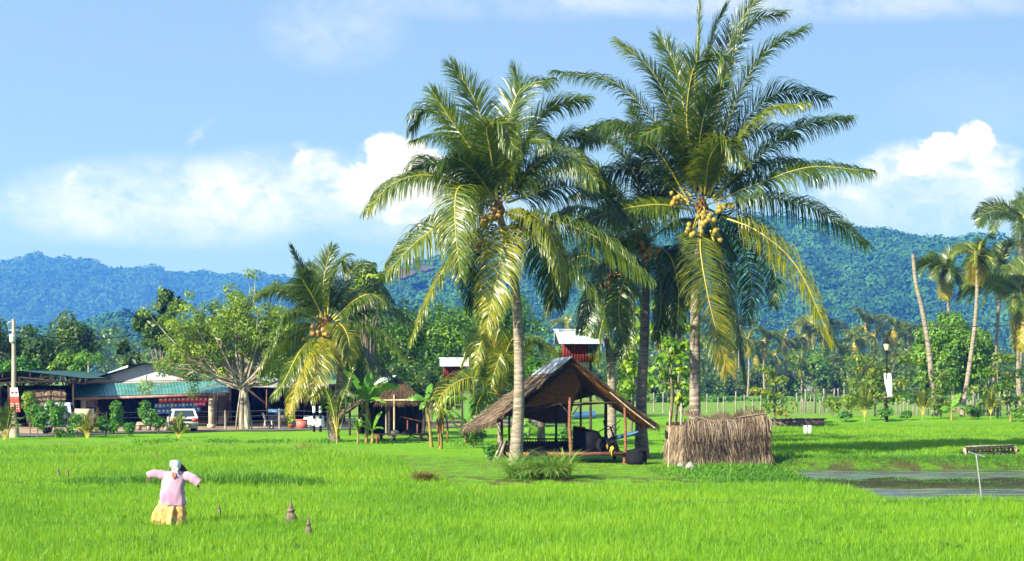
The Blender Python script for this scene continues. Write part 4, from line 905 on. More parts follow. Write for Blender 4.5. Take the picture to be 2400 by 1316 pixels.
banana('banana plant with one long yellowing hanging leaf near the hut eave', 1033, 1066, 955, 79, [(1072,1005,-.4,.2,.75),(1095,935,.3,.2,.45),(1015,990,-.4,.19,.4),(1062,915,.2,.18,.5),(1050,1000,.3,.2,.35)], dead=4)
banana('broad leaved banana plant in the shade under the arching frond', 1090, 1050, 1000, 84, [(1130,960,.2,.24,.3),(1060,965,-.2,.22,.28),(1110,935,.3,.22,.32),(1140,1000,-.3,.2,.25),(1075,1010,-.4,.2,.25)])
banana('banana plant seen through the hut behind its left posts', 1215, 1050, 1005, 78, [(1190,1030,-.2,.3,.45),(1240,975,.2,.26,.5),(1260,1010,0,.26,.5),(1200,965,.3,.2,.5)], .14)
banana('small banana plant with one upright bright leaf on the right verge', 2230, 984, 958, 117, [(2252,922,0,.26,.55),(2205,962,-.2,.2,.45),(2262,950,.3,.2,.4),(2210,972,.1,.18,.4),(2275,962,-.3,.2,.35)])
banana('small banana plant near the right edge of the verge', 2368, 988, 968, 116, [(2378,940,0,.2,.5),(2345,965,-.2,.2,.45),(2398,962,.2,.2,.4),(2352,978,.1,.18,.4),(2392,978,-.2,.2,.4)])
# ---- cassava row along the lane and other shrubs
def shrub(label, pxs, pyb, pyt, Y, wpx, n, size, lm, var, group=None, stem=.3, name='cassava_plant', cat='plant', wdt=.4, heads=9):
    base = W(pxs, pyb, Y); base[2] = gz1(base[0], base[1]); root = thing(name, label, cat, base, group)
    top = W(pxs, pyt, Y); hgt = top[2]-base[2]; stem *= .6; wpx *= 1.25; n = int(n*1.7); c = base+[0,0,hgt*(stem+1)/2]; R = (wpx/F*Y/2, wpx/F*Y/2*.8, hgt*(1-stem)/2)
    cl = clumps(c, np.array(R)*.72, heads+5, min(R)*.55, .15); b = MB()
    limbs(b, base, base+[0,0,hgt*stem], cl[:5,:3], .035, 5, r1=.012); b.build('stem', M['bark'], root)
    b = MB(); crown_leaves(b, cl, n, size*1.15, var, .5, .12, .22, wdt); b.build('foliage', M[lm], root)
for lab, a in (('tall olive shrub at the foot of the banner pole',(70,1025,905,92,48,900,.2,'leaf_fig',.5)),('round cassava plant left of the jeep',(88,1034,938,90,52,800,.2,'leaf_bright',.45)),('cassava plant standing in front of the jeep',(130,1034,928,90,46,800,.2,'leaf_bright',.5)),('cassava plant just right of the jeep',(180,1036,965,90,44,600,.18,'leaf_bright',.45)),
               ('tall narrow cassava shrub in front of the shop grille',(274,1028,932,95,40,800,.18,'leaf_bright',.45)),('leafy cassava plant with three heads below the shop eave',(248,1036,976,91,54,700,.18,'leaf_bright',.35)),('small cassava plant left of the concrete bench',(300,1034,988,91,32,360,.16,'leaf_bright',.4)),
               ('tall narrow cassava shrub behind the concrete bench',(343,1012,934,98,42,900,.18,'leaf_bright',.5)),('cassava plant between bench and hatchback',(372,1018,968,96,32,420,.16,'leaf_bright',.5)),('tiny dark shrub at the road edge below the jeep',(142,1038,1002,89,26,260,.14,'leaf_mid',.4)),
               ('dense leafy shrub behind the banana on the right verge',(2275,984,945,119,58,900,.22,'leaf_mid',.5)),('small round bush below the street lamp',(2075,988,950,116,44,420,.2,'leaf_bright',.4)),('small round bush left of the lamp seedling',(1980,986,962,116,44,420,.2,'leaf_bright',.35)),('neat little bush between lamp and seedling',(2125,986,958,117,32,360,.18,'leaf_bright',.4)),('leafy shrub cut by the right edge on the verge',(2402,988,946,116,60,800,.22,'leaf_mid',.55)),
               ('thin drooping shrub beside the far stake fence',(1952,975,915,124,50,420,.24,'leaf_fig',.45)),('wispy shrub left of the seedling by the lamp',(1995,972,920,126,50,380,.22,'leaf_fig',.5)),('dull reddish shrub right of the seedlings on the verge',(2205,982,930,121,56,520,.24,'leaf_rust',.45)),
               ('leafy potted looking shrub at the hut step',(1150,1075,1030,66,36,420,.12,'leaf_bright',.5)),('green creeper bush seen between the hut posts',(1330,1028,985,77,50,500,.16,'leaf_bright',.4)),('green shrub under the yellow palm by the hut',(1110,1050,985,80,60,800,.16,'leaf_mid',.45))):
    shrub(lab, *a, group='small shrubs and cassava plants')
# ---------------------------------------------------------------- thatch, huts
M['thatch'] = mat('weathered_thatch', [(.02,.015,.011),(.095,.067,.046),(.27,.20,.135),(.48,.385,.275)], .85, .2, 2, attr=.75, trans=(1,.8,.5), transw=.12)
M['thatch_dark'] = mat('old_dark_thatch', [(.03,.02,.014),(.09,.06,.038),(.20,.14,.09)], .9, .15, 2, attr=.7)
M['matting'] = mat('woven_palm_matting', [(.08,.03,.005),(.22,.09,.015),(.34,.15,.03)], .7, .3, 9, (1,1,4), .6, 30)
M['wood_red'] = mat('reddish_wood', [(.10,.035,.02),(.22,.08,.05),(.33,.15,.10)], .75, .3, 4, (1,1,8), .4, 20)
M['wood_dark'] = mat('dark_wood', [(.015,.010,.008),(.045,.030,.022),(.085,.06,.045)], .8, .3, 4, (1,1,4), .4, 20)
M['bamboo'] = mat('dry_bamboo', [(.22,.15,.08),(.42,.32,.19),(.52,.43,.30)], .6, .4, 5, (1,1,.4), .3, 10)
M['wood_grey'] = mat('grey_post_wood', [(.14,.12,.10),(.28,.25,.21),(.42,.39,.34)], .9, .2, 4, (1,1,.3), .5, 15)
M['zinc'] = mat('weathered_zinc', [(.30,.35,.41),(.45,.52,.60),(.55,.62,.69)], .5, .5, 1.5)
M['zinc_rust'] = mat('pale_rusty_sheet', [(.42,.37,.31),(.55,.50,.43),(.36,.16,.08)], .6, .4, 1.6)
M['dark_inside'] = mat('shade_dark_boards', [(.010,.008,.007),(.028,.022,.018),(.05,.04,.03)], .9, .15, 2, (3,3,.3))  # near-black colour stands in for the shade of the interiors
def bil(p00, p10, p01, p11):
    p00, p10, p01, p11 = (np.asarray(q, float) for q in (p00, p10, p01, p11))
    return lambda u, v: (p00*(1-u)[...,None]+p10*u[...,None])*(1-v)[...,None]+(p01*(1-u)[...,None]+p11*u[...,None])*v[...,None]
def straw(b, fn, n, L, w, lift=.02, jit=.12, vlo=0., vhi=1., var=.5, vs=.26, droop=.0, out=None, fringe=0., flare=.02):
    u = rng.random(n); v = vlo+(vhi-vlo)*rng.random(n) if not fringe else np.full(n, vhi)-rng.random(n)*fringe
    e = 1e-3; P = fn(u, v); dv = norm(fn(u, v+e)-fn(u, v-e)); du = norm(fn(u+e, v)-fn(u-e, v)); N_ = norm(np.cross(du, dv)); N_ *= np.sign(N_[:,2:3]+1e-9)
    if out is not None: N_ = np.broadcast_to(np.asarray(out, float), P.shape)
    d = norm(dv+du*rng.normal(0,jit,n)[:,None]+N_*rng.normal(flare,.05,n)[:,None]); ln = L*rng.uniform(.5,1.2,n)
    C = np.empty((n,4,3)); C[:,0] = P+N_*(lift*rng.uniform(.2,1.4,n))[:,None]; cur = d
    for q in range(3):
        C[:,q+1] = C[:,q]+cur*(ln/3)[:,None]; cur = norm(cur+np.array([0,0,-droop])+rng.normal(0,.13,(n,3)))
    wv = norm(np.cross(d, N_)+N_*rng.normal(0,.35,n)[:,None])[:,None]*(w*.5*rng.uniform(.6,1.3,n))[:,None,None]*np.array([1,1,.8,.25])[None,:,None]
    strips(b, C, wv, np.clip(rng.normal(var,vs,n)+.12*np.sin(u*31)*np.sin(v*17+u*9),0,1))
def slab(b, fn, off, nu=8, nv=6, var=.4):
    grid(b, fn, nu, nv, var); grid(b, lambda u, v: fn(u, v)+np.asarray(off), nu, nv, var)
def post(root, p0, p1, r, mt, name='post', n=7, sq=False):
    b = MB()
    if sq: beam(b, p0, p1, r*2)
    else: tube(b, [p0, (np.asarray(p0)+p1)/2+rng.normal(0,r*.3,3)*[1,1,0], p1], [r*1.05, r, r*.92], n)
    return b.build(name, mt, root, smooth=not sq)
def main_hut():
    Yf, Yb = 66.4, 70.8; base = GY(1330, 68.5); root = thing('thatched_hut', 'open sided thatched hut with a steep roof on the grassy mound', 'hut', base)
    rf, rb = W(1342,841,Yf), W(1299,846,Yb); lf, lb = W(1166,988,Yf), W(1092,1000,Yb); gf, gb = W(1536,996,Yf), W(1500,990,Yb)
    def sag(fn, s):
        return lambda u, v: fn(u, v)+np.stack([0*u, 0*u, -s*np.sin(np.clip(v,0,1)*math.pi)*np.ones_like(u)], -1)
    fl, fr = sag(bil(rf, rb, lf, lb), .06), sag(bil(rf, rb, gf, gb), .05)
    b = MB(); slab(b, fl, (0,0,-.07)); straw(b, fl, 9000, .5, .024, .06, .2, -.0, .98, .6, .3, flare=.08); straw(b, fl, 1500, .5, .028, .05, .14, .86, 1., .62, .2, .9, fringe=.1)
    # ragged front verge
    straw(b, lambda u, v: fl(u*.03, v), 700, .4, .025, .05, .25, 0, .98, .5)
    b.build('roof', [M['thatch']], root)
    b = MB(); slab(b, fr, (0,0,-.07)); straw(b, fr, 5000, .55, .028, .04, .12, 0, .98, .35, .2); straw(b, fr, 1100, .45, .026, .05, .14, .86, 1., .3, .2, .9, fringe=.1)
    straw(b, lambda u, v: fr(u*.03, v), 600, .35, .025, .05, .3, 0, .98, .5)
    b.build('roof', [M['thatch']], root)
    b = MB(); lo = np.array([0,0,-.11]); grid(b, lambda u, v: fl(u*.97+.01, v*.97)+lo, 10, 8); grid(b, lambda u, v: fr(u*.97+.01, v*.97)+lo, 10, 8)
    f2 = lambda u, v: fr(u, v)+lo*1.2
    straw(b, f2, 2600, .45, .03, -.03, .9, .02, .95, .55, .22)
    b.build('ceiling', M['matting'], root)
    b = MB(); up = np.array([0,0,.09])
    corrugated(b, rf+up+[0,-.05,0], rb+up, rf*.74+lf*.26+up*1.2+[.0,-.05,0], rb*.74+lb*.26+up*1.2, .09, .014, .006); b.build('ridge_sheet', M['zinc'], root)
    b = MB(); up = np.array([0,0,.05])
    for q0, q1, o in ((rf*.55+gf*.45,gf,(-.02,-.1,-.14)),): tube(b, catmull([q0+o, (q0+q1)/2+o+[0,0,-.04], q1+o], 8), .03, 6)
    b.build('verge_pole', M['bamboo'], root)
    # hanging gable mat, and a dark rear sheet added in place of roof shade
    def poly(b, pts, Y, th=.03):
        P = np.array([W(x, y, Y) for x, y in pts]); n = len(P); c = P.mean(0)
        for o in (0, th): b.add(np.vstack([P+[0,o,0], c+[0,o,0]]), [[n, i, (i+1) % n] for i in range(n)], .5)
    b = MB(); pts = [(1341,852),(1300,889),(1262,922),(1226,956),(1250,953),(1272,949),(1292,945),(1305,950),(1322,938),(1338,932),(1350,925),(1362,905)]; poly(b, pts, Yf+1.5)
    fnm = lambda u, v: np.stack([W(1341,852,Yf+1.4)[0]+(-u*(1-.0)*1.9+.1)*v, np.full_like(u, Yf+1.4)+0*v, W(0,856,Yf+1.4)[2]-v*(1.75-.25*(1-u))], -1)
    straw(b, fnm, 700, .35, .03, .0, .3, .02, .9, .45, .22, out=(0,-1,0)); b.build('gable_mat', M['matting'], root)
    b = MB(); poly(b, [(1312,860),(1228,935),(1180,975),(1240,982),(1275,992),(1335,992),(1345,940),(1400,925)], Yb-.2); b.build('rear_shade_sheet', M['thatch_dark'], root)
    zf = W(0,1066,66.9)[2]; zt = zf+.10
    b = MB(); x0, x1 = W(1186,0,66.9)[0], W(1468,0,66.9)[0]
    for i in range(26):
        yy = 66.95+i*.14; box(b, ((x0+x1)/2-.25*(yy-66.9)/3.6, yy, zf+.06), (x1-x0, .125, .03), var=rng.random())
    b.build('floor', M['wood_dark'], root)
    b = MB(); beam(b, [x0,66.84,zf+.02], [x1,66.84,zf+.03], .06, .15); b.build('floor_beam', M['wood_red'], root)
    g = gz1(3, 67)
    for xx, yp in ((1200,67.0),(1337,67.0),(1462,66.95),(1210,70.2),(1330,70.2),(1440,70.2)):
        q = W(xx,0,yp); post(root, [q[0],yp,g-.1], [q[0],yp,zf], .075, M['wood_red'] if xx == 1462 else M['wood_dark'], 'stilt')
    def up_(x, ya, yb, Y, r, mt, tilt=0): a = W(x, ya, Y); c = W(x+tilt, yb, Y); post(root, a, c, r, M[mt])
    up_(1339,1064,932,66.86,.072,'wood_red',-3); up_(1466,1060,940,66.86,.06,'wood_red',-2)
    up_(1176,1042,978,67.1,.06,'wood_dark'); up_(1194,1062,965,67.6,.05,'wood_dark')
    up_(1303,1052,960,70.3,.055,'wood_dark'); up_(1420,1055,900,70.2,.07,'wood_dark'); up_(1362,1030,905,70.3,.05,'wood_red'); up_(1215,1050,955,70.3,.055,'wood_dark')
    b = MB(); beam(b, W(1340,944,66.95), W(1480,944,66.95), .05); beam(b, W(1200,975,67.0), W(1340,940,66.98), .06); beam(b, W(1338,975,66.95), W(1312,945,67.2), .05); beam(b, W(1342,972,66.95), W(1362,945,66.9), .05)
    b.build('tie_beam', M['wood_dark'], root); b = MB(); beam(b, W(1200,960,70.3), W(1480,940,70.3), .08); b.build('tie_beam', M['wood_dark'], root)
    # lattice bench back along the rear left
    b = MB()
    for i in range(17):
        x = 1222+i*6.4; beam(b, W(x,1030,69.8), W(x+9,1054,69.8), .025); beam(b, W(x+9,1030,69.8), W(x,1054,69.8), .025)
    beam(b, W(1218,1029,69.8), W(1335,1029,69.8), .06); beam(b, W(1218,1055,69.8), W(1335,1055,69.8), .06)
    box(b, W(1277,1046,70.0), (2.05,.05,.42)); b.build('lattice_rail', M['wood_dark'], root)  # solid dark board added to stand in for shade behind the lattice
    b = MB(); box(b, W(1188,1050,67.5)+[0,0,-.05], (.75,.5,.55), .1); straw(b, lambda u, v: np.stack([W(1172,0,67.2)[0]+u*.7, 67.22+0*u, W(0,1033,67.2)[2]-v*.6], -1), 220, .4, .04, .02, .2, 0, .6, .35, .2, out=(0,-1,0)); b.build('side_ledge', M['thatch_dark'], root)
    for x, t in ((1170,14),(1180,10)):
        b = MB(); beam(b, W(x-12,1078,66.8), W(x+t*.4,1035,67), .10, .03); b.build('stair_plank', M['wood_grey'], root)
main_hut()
# things kept in the hut
def tag1(b, name, m, label, cat, group=None, smooth=False, loc=None):
    o = b.build(name, m, smooth=smooth, loc=loc if loc is not None else np.concatenate(b.v).min(0)*0+np.concatenate(b.v).mean(0)); return tag(o, label, cat, group)
M['black_plastic'] = mat('black_plastic', [(.006,.006,.008),(.014,.015,.018)], .85, .15, 3)
M['blue_paint'] = mat('faded_blue_paint', [(.015,.07,.18),(.03,.11,.26)], .5, .5, 3)
M['red_paint'] = mat('dull_red_paint', [(.35,.03,.025),(.5,.06,.04)], .5, .4, 3)
M['white_cloth'] = mat('white_cloth', [(.62,.62,.62),(.78,.78,.77)], .85, .2, 3)
M['steel'] = mat('galvanised_steel', [(.30,.34,.30),(.45,.50,.45)], .4, .5, 4, metal=.5)
def machine():
    Y = 68.6; base = W(1385,1064,Y); root = thing('garden_tractor', 'dark two wheeled tractor parked under the hut roof, red edge on its hood', 'tractor', base)
    b = MB(); hexa(b, [W(1342,1064,Y-.3),W(1428,1064,Y-.3),W(1428,1064,Y+.5),W(1342,1064,Y+.5),W(1343,1000,Y-.3),W(1404,1012,Y-.3),W(1398,1010,Y+.5),W(1345,999,Y+.5)]); b.build('hood', M['black_plastic'], root)
    b = MB(); beam(b, W(1344,999,Y-.28), W(1372,1003,Y-.28), .05, .06); b.build('hood_trim', M['red_paint'], root)
    for x, r in ((1416,.36),(1432,.3)):
        wb = MB(); c = W(x,0,Y-.3); zc = W(0,1064,Y)[2]+.02+r; lathe(wb, [c[0],Y-.42,zc], [(r*.55,0),(r*.95,.02),(r,.09),(r*.95,.16),(r*.55,.18)], 18, .5, 0, (0,1,0)); t = wb.build('wheel', M['black_plastic'], root, smooth=True)
        rb = MB(); lathe(rb, [c[0],Y-.38,zc], [(.02,0),(r*.2,.0),(r*.5,.05),(r*.56,.1)], 12, .5, 0, (0,1,0)); rb.build('rim', M['black_plastic'], t)
    b = MB(); tube(b, [W(1398,1015,Y), W(1425,1000,Y-.2), W(1440,1004,Y-.3)], .025, 6); b.build('handlebar', M['black_plastic'], root)
machine()
b = MB(); P = catmull([W(1432,1030,69.5), W(1462,1022,69), W(1498,1014,68.6)], 10); tube(b, P, .09, 8); tag1(b, 'blue_tube', M['blue_paint'], 'blue tube leaning on struts at the right end of the hut', 'tube', smooth=True)
b = MB()
for a, c in (((1430,1062),(1415,985)),((1452,1060),(1430,1000)),((1415,1015),(1455,985)),((1420,1040),(1452,1000))): beam(b, W(*a,69.2), W(*c,69.2), .07, .03)
tag1(b, 'broken_rack', M['wood_dark'], 'dark crooked wooden rack leaning behind the right front post', 'rack')
def barrel():
    base = W(1492,1083,66.3); base[2] = gz1(base[0],base[1]); root = thing('plastic_barrel', 'squat black plastic barrel standing beside the right front post', 'barrel', base)
    b = MB(); lathe(b, base, [(.0,0),(.36,.0),(.42,.12),(.43,.4),(.40,.52)], 18); b.build('body', M['black_plastic'], root, smooth=True)
    b = MB(); lathe(b, base+[0,0,.52], [(.42,0),(.43,.03),(.38,.06),(.1,.13),(.02,.14)], 18); b.build('lid', M['black_plastic'], root, smooth=True)
barrel()
b = MB(); c = W(1434,1053,66.95)
for _ in range(9):
    q = c+rng.normal(0,1,3)*[.10,.05,.04]; tube(b, catmull([q, q+rng.normal(0,.05,3)+[0,0,.05], q+rng.normal(0,.09,3)], 6), [.014,.022,.024,.024,.02,.008], 6, .5)
M['banana_yellow'] = mat('ripe_yellow', [(.55,.36,.02),(.65,.48,.04)], .5, .4, 4)
tag1(b, 'banana_bunch', M['banana_yellow'], 'bunch of ripe yellow bananas on the hut floor edge', 'fruit', smooth=True)
b = MB(); tube(b, [W(1345,975,88), W(1396,973,88)], .21, 14); tag1(b, 'blue_drum', M['blue_paint'], 'blue drum lying on the grass behind the hut', 'drum', smooth=True)
# second hut
def hut2():
    Yf, Yb = 92, 96; base = GY(905, 94); root = thing('thatched_shelter', 'smaller dark thatched shelter with bamboo poles behind the banana plants', 'hut', base)
    rf, rb = W(926,888,Yf), W(905,890,Yb); lf, lb = W(812,968,Yf), W(788,975,Yb); gf, gb = W(1000,945,Yf), W(985,945,Yb)
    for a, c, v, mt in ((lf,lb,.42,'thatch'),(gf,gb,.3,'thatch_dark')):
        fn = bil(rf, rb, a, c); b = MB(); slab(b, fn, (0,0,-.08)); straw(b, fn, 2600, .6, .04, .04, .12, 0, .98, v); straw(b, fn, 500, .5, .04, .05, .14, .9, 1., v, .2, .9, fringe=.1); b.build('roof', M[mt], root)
    b = MB(); fg = bil(W(905,900,Yf+.1), W(950,900,Yf+.1), W(885,938,Yf-.1), W(985,938,Yf-.1)); slab(b, fg, (0,.05,0)); straw(b, fg, 1700, .5, .04, .05, .25, 0, .95, .38, .22, .1, out=(0,-1,0)); b.build('gable_thatch', M['thatch_dark'], root)
    b = MB(); corrugated(b, W(893,886,Yb), W(930,880,Yf-.1), W(876,902,Yb), W(908,896,Yf-.1), .1, .015, .01); b.build('ridge_sheet', M['zinc'], root)
    b = MB(); tube(b, [W(880,939,Yf-.2), W(985,938,Yf-.2)], .06, 7); b.build('cross_pole', M['bamboo'], root, smooth=True)
    gb_ = gz1(base[0], Yf)
    for x, yt, Y, r, mt in ((924,925,Yf-.2,.055,'bamboo'),(912,940,Yf+.2,.09,'wood_dark'),(905,940,Yf+1,.05,'wood_grey'),(992,940,Yf,.10,'wood_dark'),(862,935,Yf+.5,.05,'wood_grey'),(820,965,Yf+.3,.07,'wood_dark'),(880,940,Yb,.06,'wood_dark'),(970,940,Yb,.06,'wood_dark')):
        t = W(x, yt, Y); post(root, [t[0], Y, gb_-.1], t, r, M[mt])
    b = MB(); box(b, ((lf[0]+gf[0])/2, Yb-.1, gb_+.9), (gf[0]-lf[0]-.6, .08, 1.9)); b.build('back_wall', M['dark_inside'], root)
    b = MB()
    for x in (955,978,1000): q = W(x,985+.4*(x-955),Yf+.8); beam(b, [q[0],q[1],gb_], q, .06)
    beam(b, W(938,977,Yf+.8), W(1005,992,Yf+.8), .05); b.build('handrail', M['wood_red'], root)
hut2()
def platform():
    Y = 85; base = W(940,1045,Y); base[2] = gz1(base[0],Y); root = thing('wooden_platform', 'low dark plank platform on braced legs between the banana plants', 'platform', base)
    zt = W(0,1019,Y)[2]; x0, x1 = W(872,0,Y)[0], W(1012,0,Y)[0]; b = MB()
    for i in range(7): box(b, ((x0+x1)/2, Y+i*.2, zt), (x1-x0+rng.normal(0,.05), .17, .05), var=rng.random())
    b.build('deck', M['wood_dark'], root)
    for x in (890,920,985,1004):
        for yy in (0,1.2): q = W(x,0,Y); post(root, [q[0],Y+yy,base[2]-.1], [q[0],Y+yy,zt-.03], .06, M['wood_dark'], 'leg', sq=True)
    for xa, xb in ((880,908),(965,948),(960,1003),(930,915)):
        b = MB(); beam(b, [W(xa,0,Y)[0],Y-.05,zt-.05], [W(xb,0,Y)[0],Y-.05,base[2]+.05], .05); b.build('brace', M['wood_dark'], root)
platform()
for x, w, lab in ((925,.5,'crumpled grey sack lying on the plank platform'),(955,.55,'black bundle lying on the plank platform')):
    b = MB(); c = W(x,1016,85.6); lathe(b, c-[0,0,.05], [(.0,0),(w*.5,.02),(w*.48,.12),(w*.3,.2),(.02,.22)], 10); v = b.v[0]; v[:] = v+rng.normal(0,.015,v.shape)
    tag1(b, 'sack', M['wood_grey'] if x == 925 else M['black_plastic'], lab, 'sack', smooth=True)
# thatch screen
def screen():
    Y = 65.2; base = GY(1700, Y); g = base[2]; root = thing('thatch_screen', 'waist high enclosure walled with layered dry palm thatch and a ragged frond rim', 'enclosure', base)
    x0, x1 = W(1604,0,Y)[0], W(1799,0,Y)[0]; zt0, zt1 = W(0,982,Y)[2], W(0,970,Y)[2]
    zt = lambda u: zt0+(zt1-zt0)*u-.12*np.sin(u*math.pi)
    fnt = lambda u, v: np.stack([x0+u*(x1-x0)+.05*v, Y-.10*v+0*u, zt(u)-v*(zt(u)-g+.05)], -1)
    b = MB(); grid(b, lambda u, v: fnt(u, v)+[0,.12,0], 12, 6, .1)
    out = (0,-1,0)
    for lo, hi, n, v in ((.5,.62,2400,.42),(.22,.42,1400,.2),(.0,.07,2300,.52)): straw(b, fnt, n, .75 if lo < .3 else .9, .021, .04+.16*(1-lo)*(lo < .3), .24, lo, hi, v, .32, .45, out=out, flare=.4 if lo < .05 else (.3 if lo < .3 else .05))  # middle straw coloured darker to stand in for the shaded gap between layers
    b.build('front_wall', M['thatch'], root)
    xl = W(1562,0,67.4)[0]; fn2 = lambda u, v: np.stack([x0+u*(xl-x0), Y+.1+u*2.2-.05*v, zt0-.25-.08*u-v*(zt0-.25-g+.02)], -1)
    b = MB(); grid(b, lambda u, v: fn2(u, v)+[.05,.1,0], 8, 6, .1); straw(b, fn2, 900, 1.0, .035, .06, .1, 0, .5, .55, .2, .15, out=(-.6,-.8,0)); straw(b, fn2, 500, .7, .035, .06, .1, .4, .8, .45, .2, .15, out=(-.6,-.8,0)); b.build('side_wall', M['thatch'], root)
    b = MB(); fn3 = lambda u, v: np.stack([x1-.02+0*u, Y+.1+u*2.4, zt1-.05-v*(zt1-g)], -1); grid(b, fn3, 4, 4, .2); straw(b, fn3, 700, .9, .035, .05, .1, 0, .6, .45, .2, .2, out=(1,0,0)); b.build('side_wall', M['thatch'], root)
    b = MB(); fn4 = lambda u, v: np.stack([xl+u*(x1-xl), Y+2.4+0*u, zt0-.2-v*(zt0-g)], -1); grid(b, fn4, 8, 4, .2); straw(b, fn4, 700, .9, .035, .05, .1, 0, .6, .45, .2, .2, out=(0,1,0)); b.build('back_wall', M['thatch'], root)
    # folded frond rim standing up along the top
    b = MB()
    for seg, h0, h1 in (((1601,962),.30,.05),((1665,975),.08,.10),):
        pass
    for (xa, ya), (xb, yb), h, n in (((1600,968),(1672,986),.26,60),((1668,985),(1722,984),.42,50),((1716,983),(1728,988),.3,14),((1722,978),(1790,968),.38,60)):
        for t in np.linspace(0,1,n):
            p = W(xa+(xb-xa)*t, ya+(yb-ya)*t, Y-.12); hh = h*(.35+.65*abs(math.sin(t*2.6+.5)))*rng.uniform(.6,1.1); ln = rng.normal(-.25,.25)
            q = p+[ln*hh, rng.normal(0,.05), hh]; wv = np.array([.03,.01,0]); b.add([p-wv-[0,0,.06],p+wv-[0,0,.06],q+wv*.2,q-wv*.2], [[0,1,2,3]], np.clip(rng.normal(.62,.15),0,1))
        tube(b, [W(xa,ya+2,Y-.15), W(xb,yb+2,Y-.15)], .028, 6, .7)
    b.build('frond_rim', M['thatch'], root)
    for x, yt, Yp, r, mt in ((1570,962,67.3,.03,'bamboo'),(1585,970,67,.045,'wood_dark'),(1597,945,66.5,.05,'wood_grey'),(1749,952,67.6,.04,'wood_dark'),(1766,952,67.6,.025,'wood_dark')):
        q = W(x,yt,Yp); post(root, [q[0],Yp,g-.1], q, r, M[mt])
screen()
b = MB(); tube(b, [W(1566,1103,63.5), W(1568,1010,64.6), W(1571,968,65)], [.022,.02,.016], 6); tag1(b, 'bamboo_stick', M['bamboo'], 'pale bamboo stick leaning on the left end of the thatch screen', 'stick', smooth=True)
M['pale_stone'] = mat('pale_stone', [(.20,.19,.16),(.34,.32,.29)], .9, .2, 4, bump=.4)
for x, y, s, lab in ((1596,1096,.17,'small pale stone at the foot of the thatch screen, left'),(1618,1101,.24,'larger pale crumpled bag shaped stone by the thatch screen')):
    b = MB(); c = G(x, y); lathe(b, c-[0,0,.05], [(.02,0),(s,.05),(s*.9,s*.8),(s*.4,s*1.3),(.02,s*1.4)], 9); v = b.v[0]; v[:] = v+rng.normal(0,s*.09,v.shape); tag1(b, 'stone', M['pale_stone'], lab, 'stone', loc=c)
# dovecotes
def dovecote(label, Y, rx0, rx1, ryt, ryb, bx0, bx1, byb, shift, patch=False, post_px=None):
    c = W((bx0+bx1)/2, byb, Y); g = gz1(c[0], Y); root = thing('dovecote', label, 'dovecote', [c[0], Y, g])
    bt = W(0, ryb-3, Y)[2]; bb = c[2]; xa, xb = W(bx0,0,Y)[0], W(bx1,0,Y)[0]; d = (xb-xa)*.75; k = 1; b = MB()
    n = 12
    for i in range(n): box(b, (xa+(i+.5)*(xb-xa)/n, Y-d/2, (bt+bb)/2), ((xb-xa)/n*.9, .03, bt-bb), var=rng.random())
    box(b, ((xa+xb)/2, Y+d/2, (bt+bb)/2), (xb-xa, .03, bt-bb)); box(b, ((xa+xb)/2, Y, bb), (xb-xa, d*.98, .05))
    for x in (xa, xb): box(b, (x, Y, (bt+bb)/2), (.03, d*.96, bt-bb))
    b.build('box', M['red_boards'], root)
    zr, ze = W(0,ryt,Y)[2], W(0,ryb,Y-d)[2]; s = shift/F*Y; x0, x1 = W(rx0,0,Y)[0], W(rx1,0,Y)[0]; b = MB()
    xm = x0+(x1-x0)*(.52 if patch else 1)
    corrugated(b, [x0,Y,zr], [xm,Y,zr], [x0+s,Y-d*1.0,ze], [xm+s,Y-d*1.0,ze], .11, .018, .006)
    corrugated(b, [x0,Y,zr-.002], [x1,Y,zr-.002], [x0,Y+d*.75,ze], [x1,Y+d*.75,ze], .11, .018, .006)
    b.build('roof', M['zinc'], root)
    if patch:
        b = MB(); fn = bil([xm,Y,zr+.01],[x1,Y,zr+.01],[xm+s,Y-d,ze],[x1+s,Y-d,ze]); slab(b, fn, (0,0,-.01)); b.build('roof_patch', M['zinc_rust'], root)
    b = MB(); tube(b, [[x0-.05,Y-.06,zr+.02],[x1+.02,Y-.06,zr+.02]], .06, 6); b.build('ridge_cap', M['zinc'], root)
    b = MB(); b.add([[xa,Y-d/2,bt],[xa,Y+d/2,bt],[xa,Y,zr-.05],[xb,Y-d/2,bt],[xb,Y+d/2,bt],[xb,Y,zr-.05]], [[0,1,2],[3,5,4]], .2); b.build('gable', M['dark_inside'], root)
    for dx in (.15,.85): post(root, [xa+(xb-xa)*dx,Y,g-.1], [xa+(xb-xa)*dx,Y,bb], .07, M['wood_dark'])
M['red_boards'] = mat('dark_red_boards', [(.08,.008,.008),(.14,.014,.012),(.19,.028,.02)], .7, .3, 4, (6,6,.5))
dovecote('dark red board dovecote with a corrugated zinc roof rising behind the main hut', 80, 1299, 1404, 775, 806, 1318, 1396, 848, 9)
dovecote('smaller red dovecote among the trees, half its roof a pale rusty sheet', 104, 1030, 1098, 841, 859, 1040, 1091, 886, 2, True)
b = MB(); corrugated(b, W(1094,858,103), W(1112,868,104), W(1100,888,103), W(1118,905,104), .1, .015, .01); tag1(b, 'zinc_sheet', M['zinc'], 'loose grey corrugated sheet leaning beside the small dovecote', 'metal sheet')
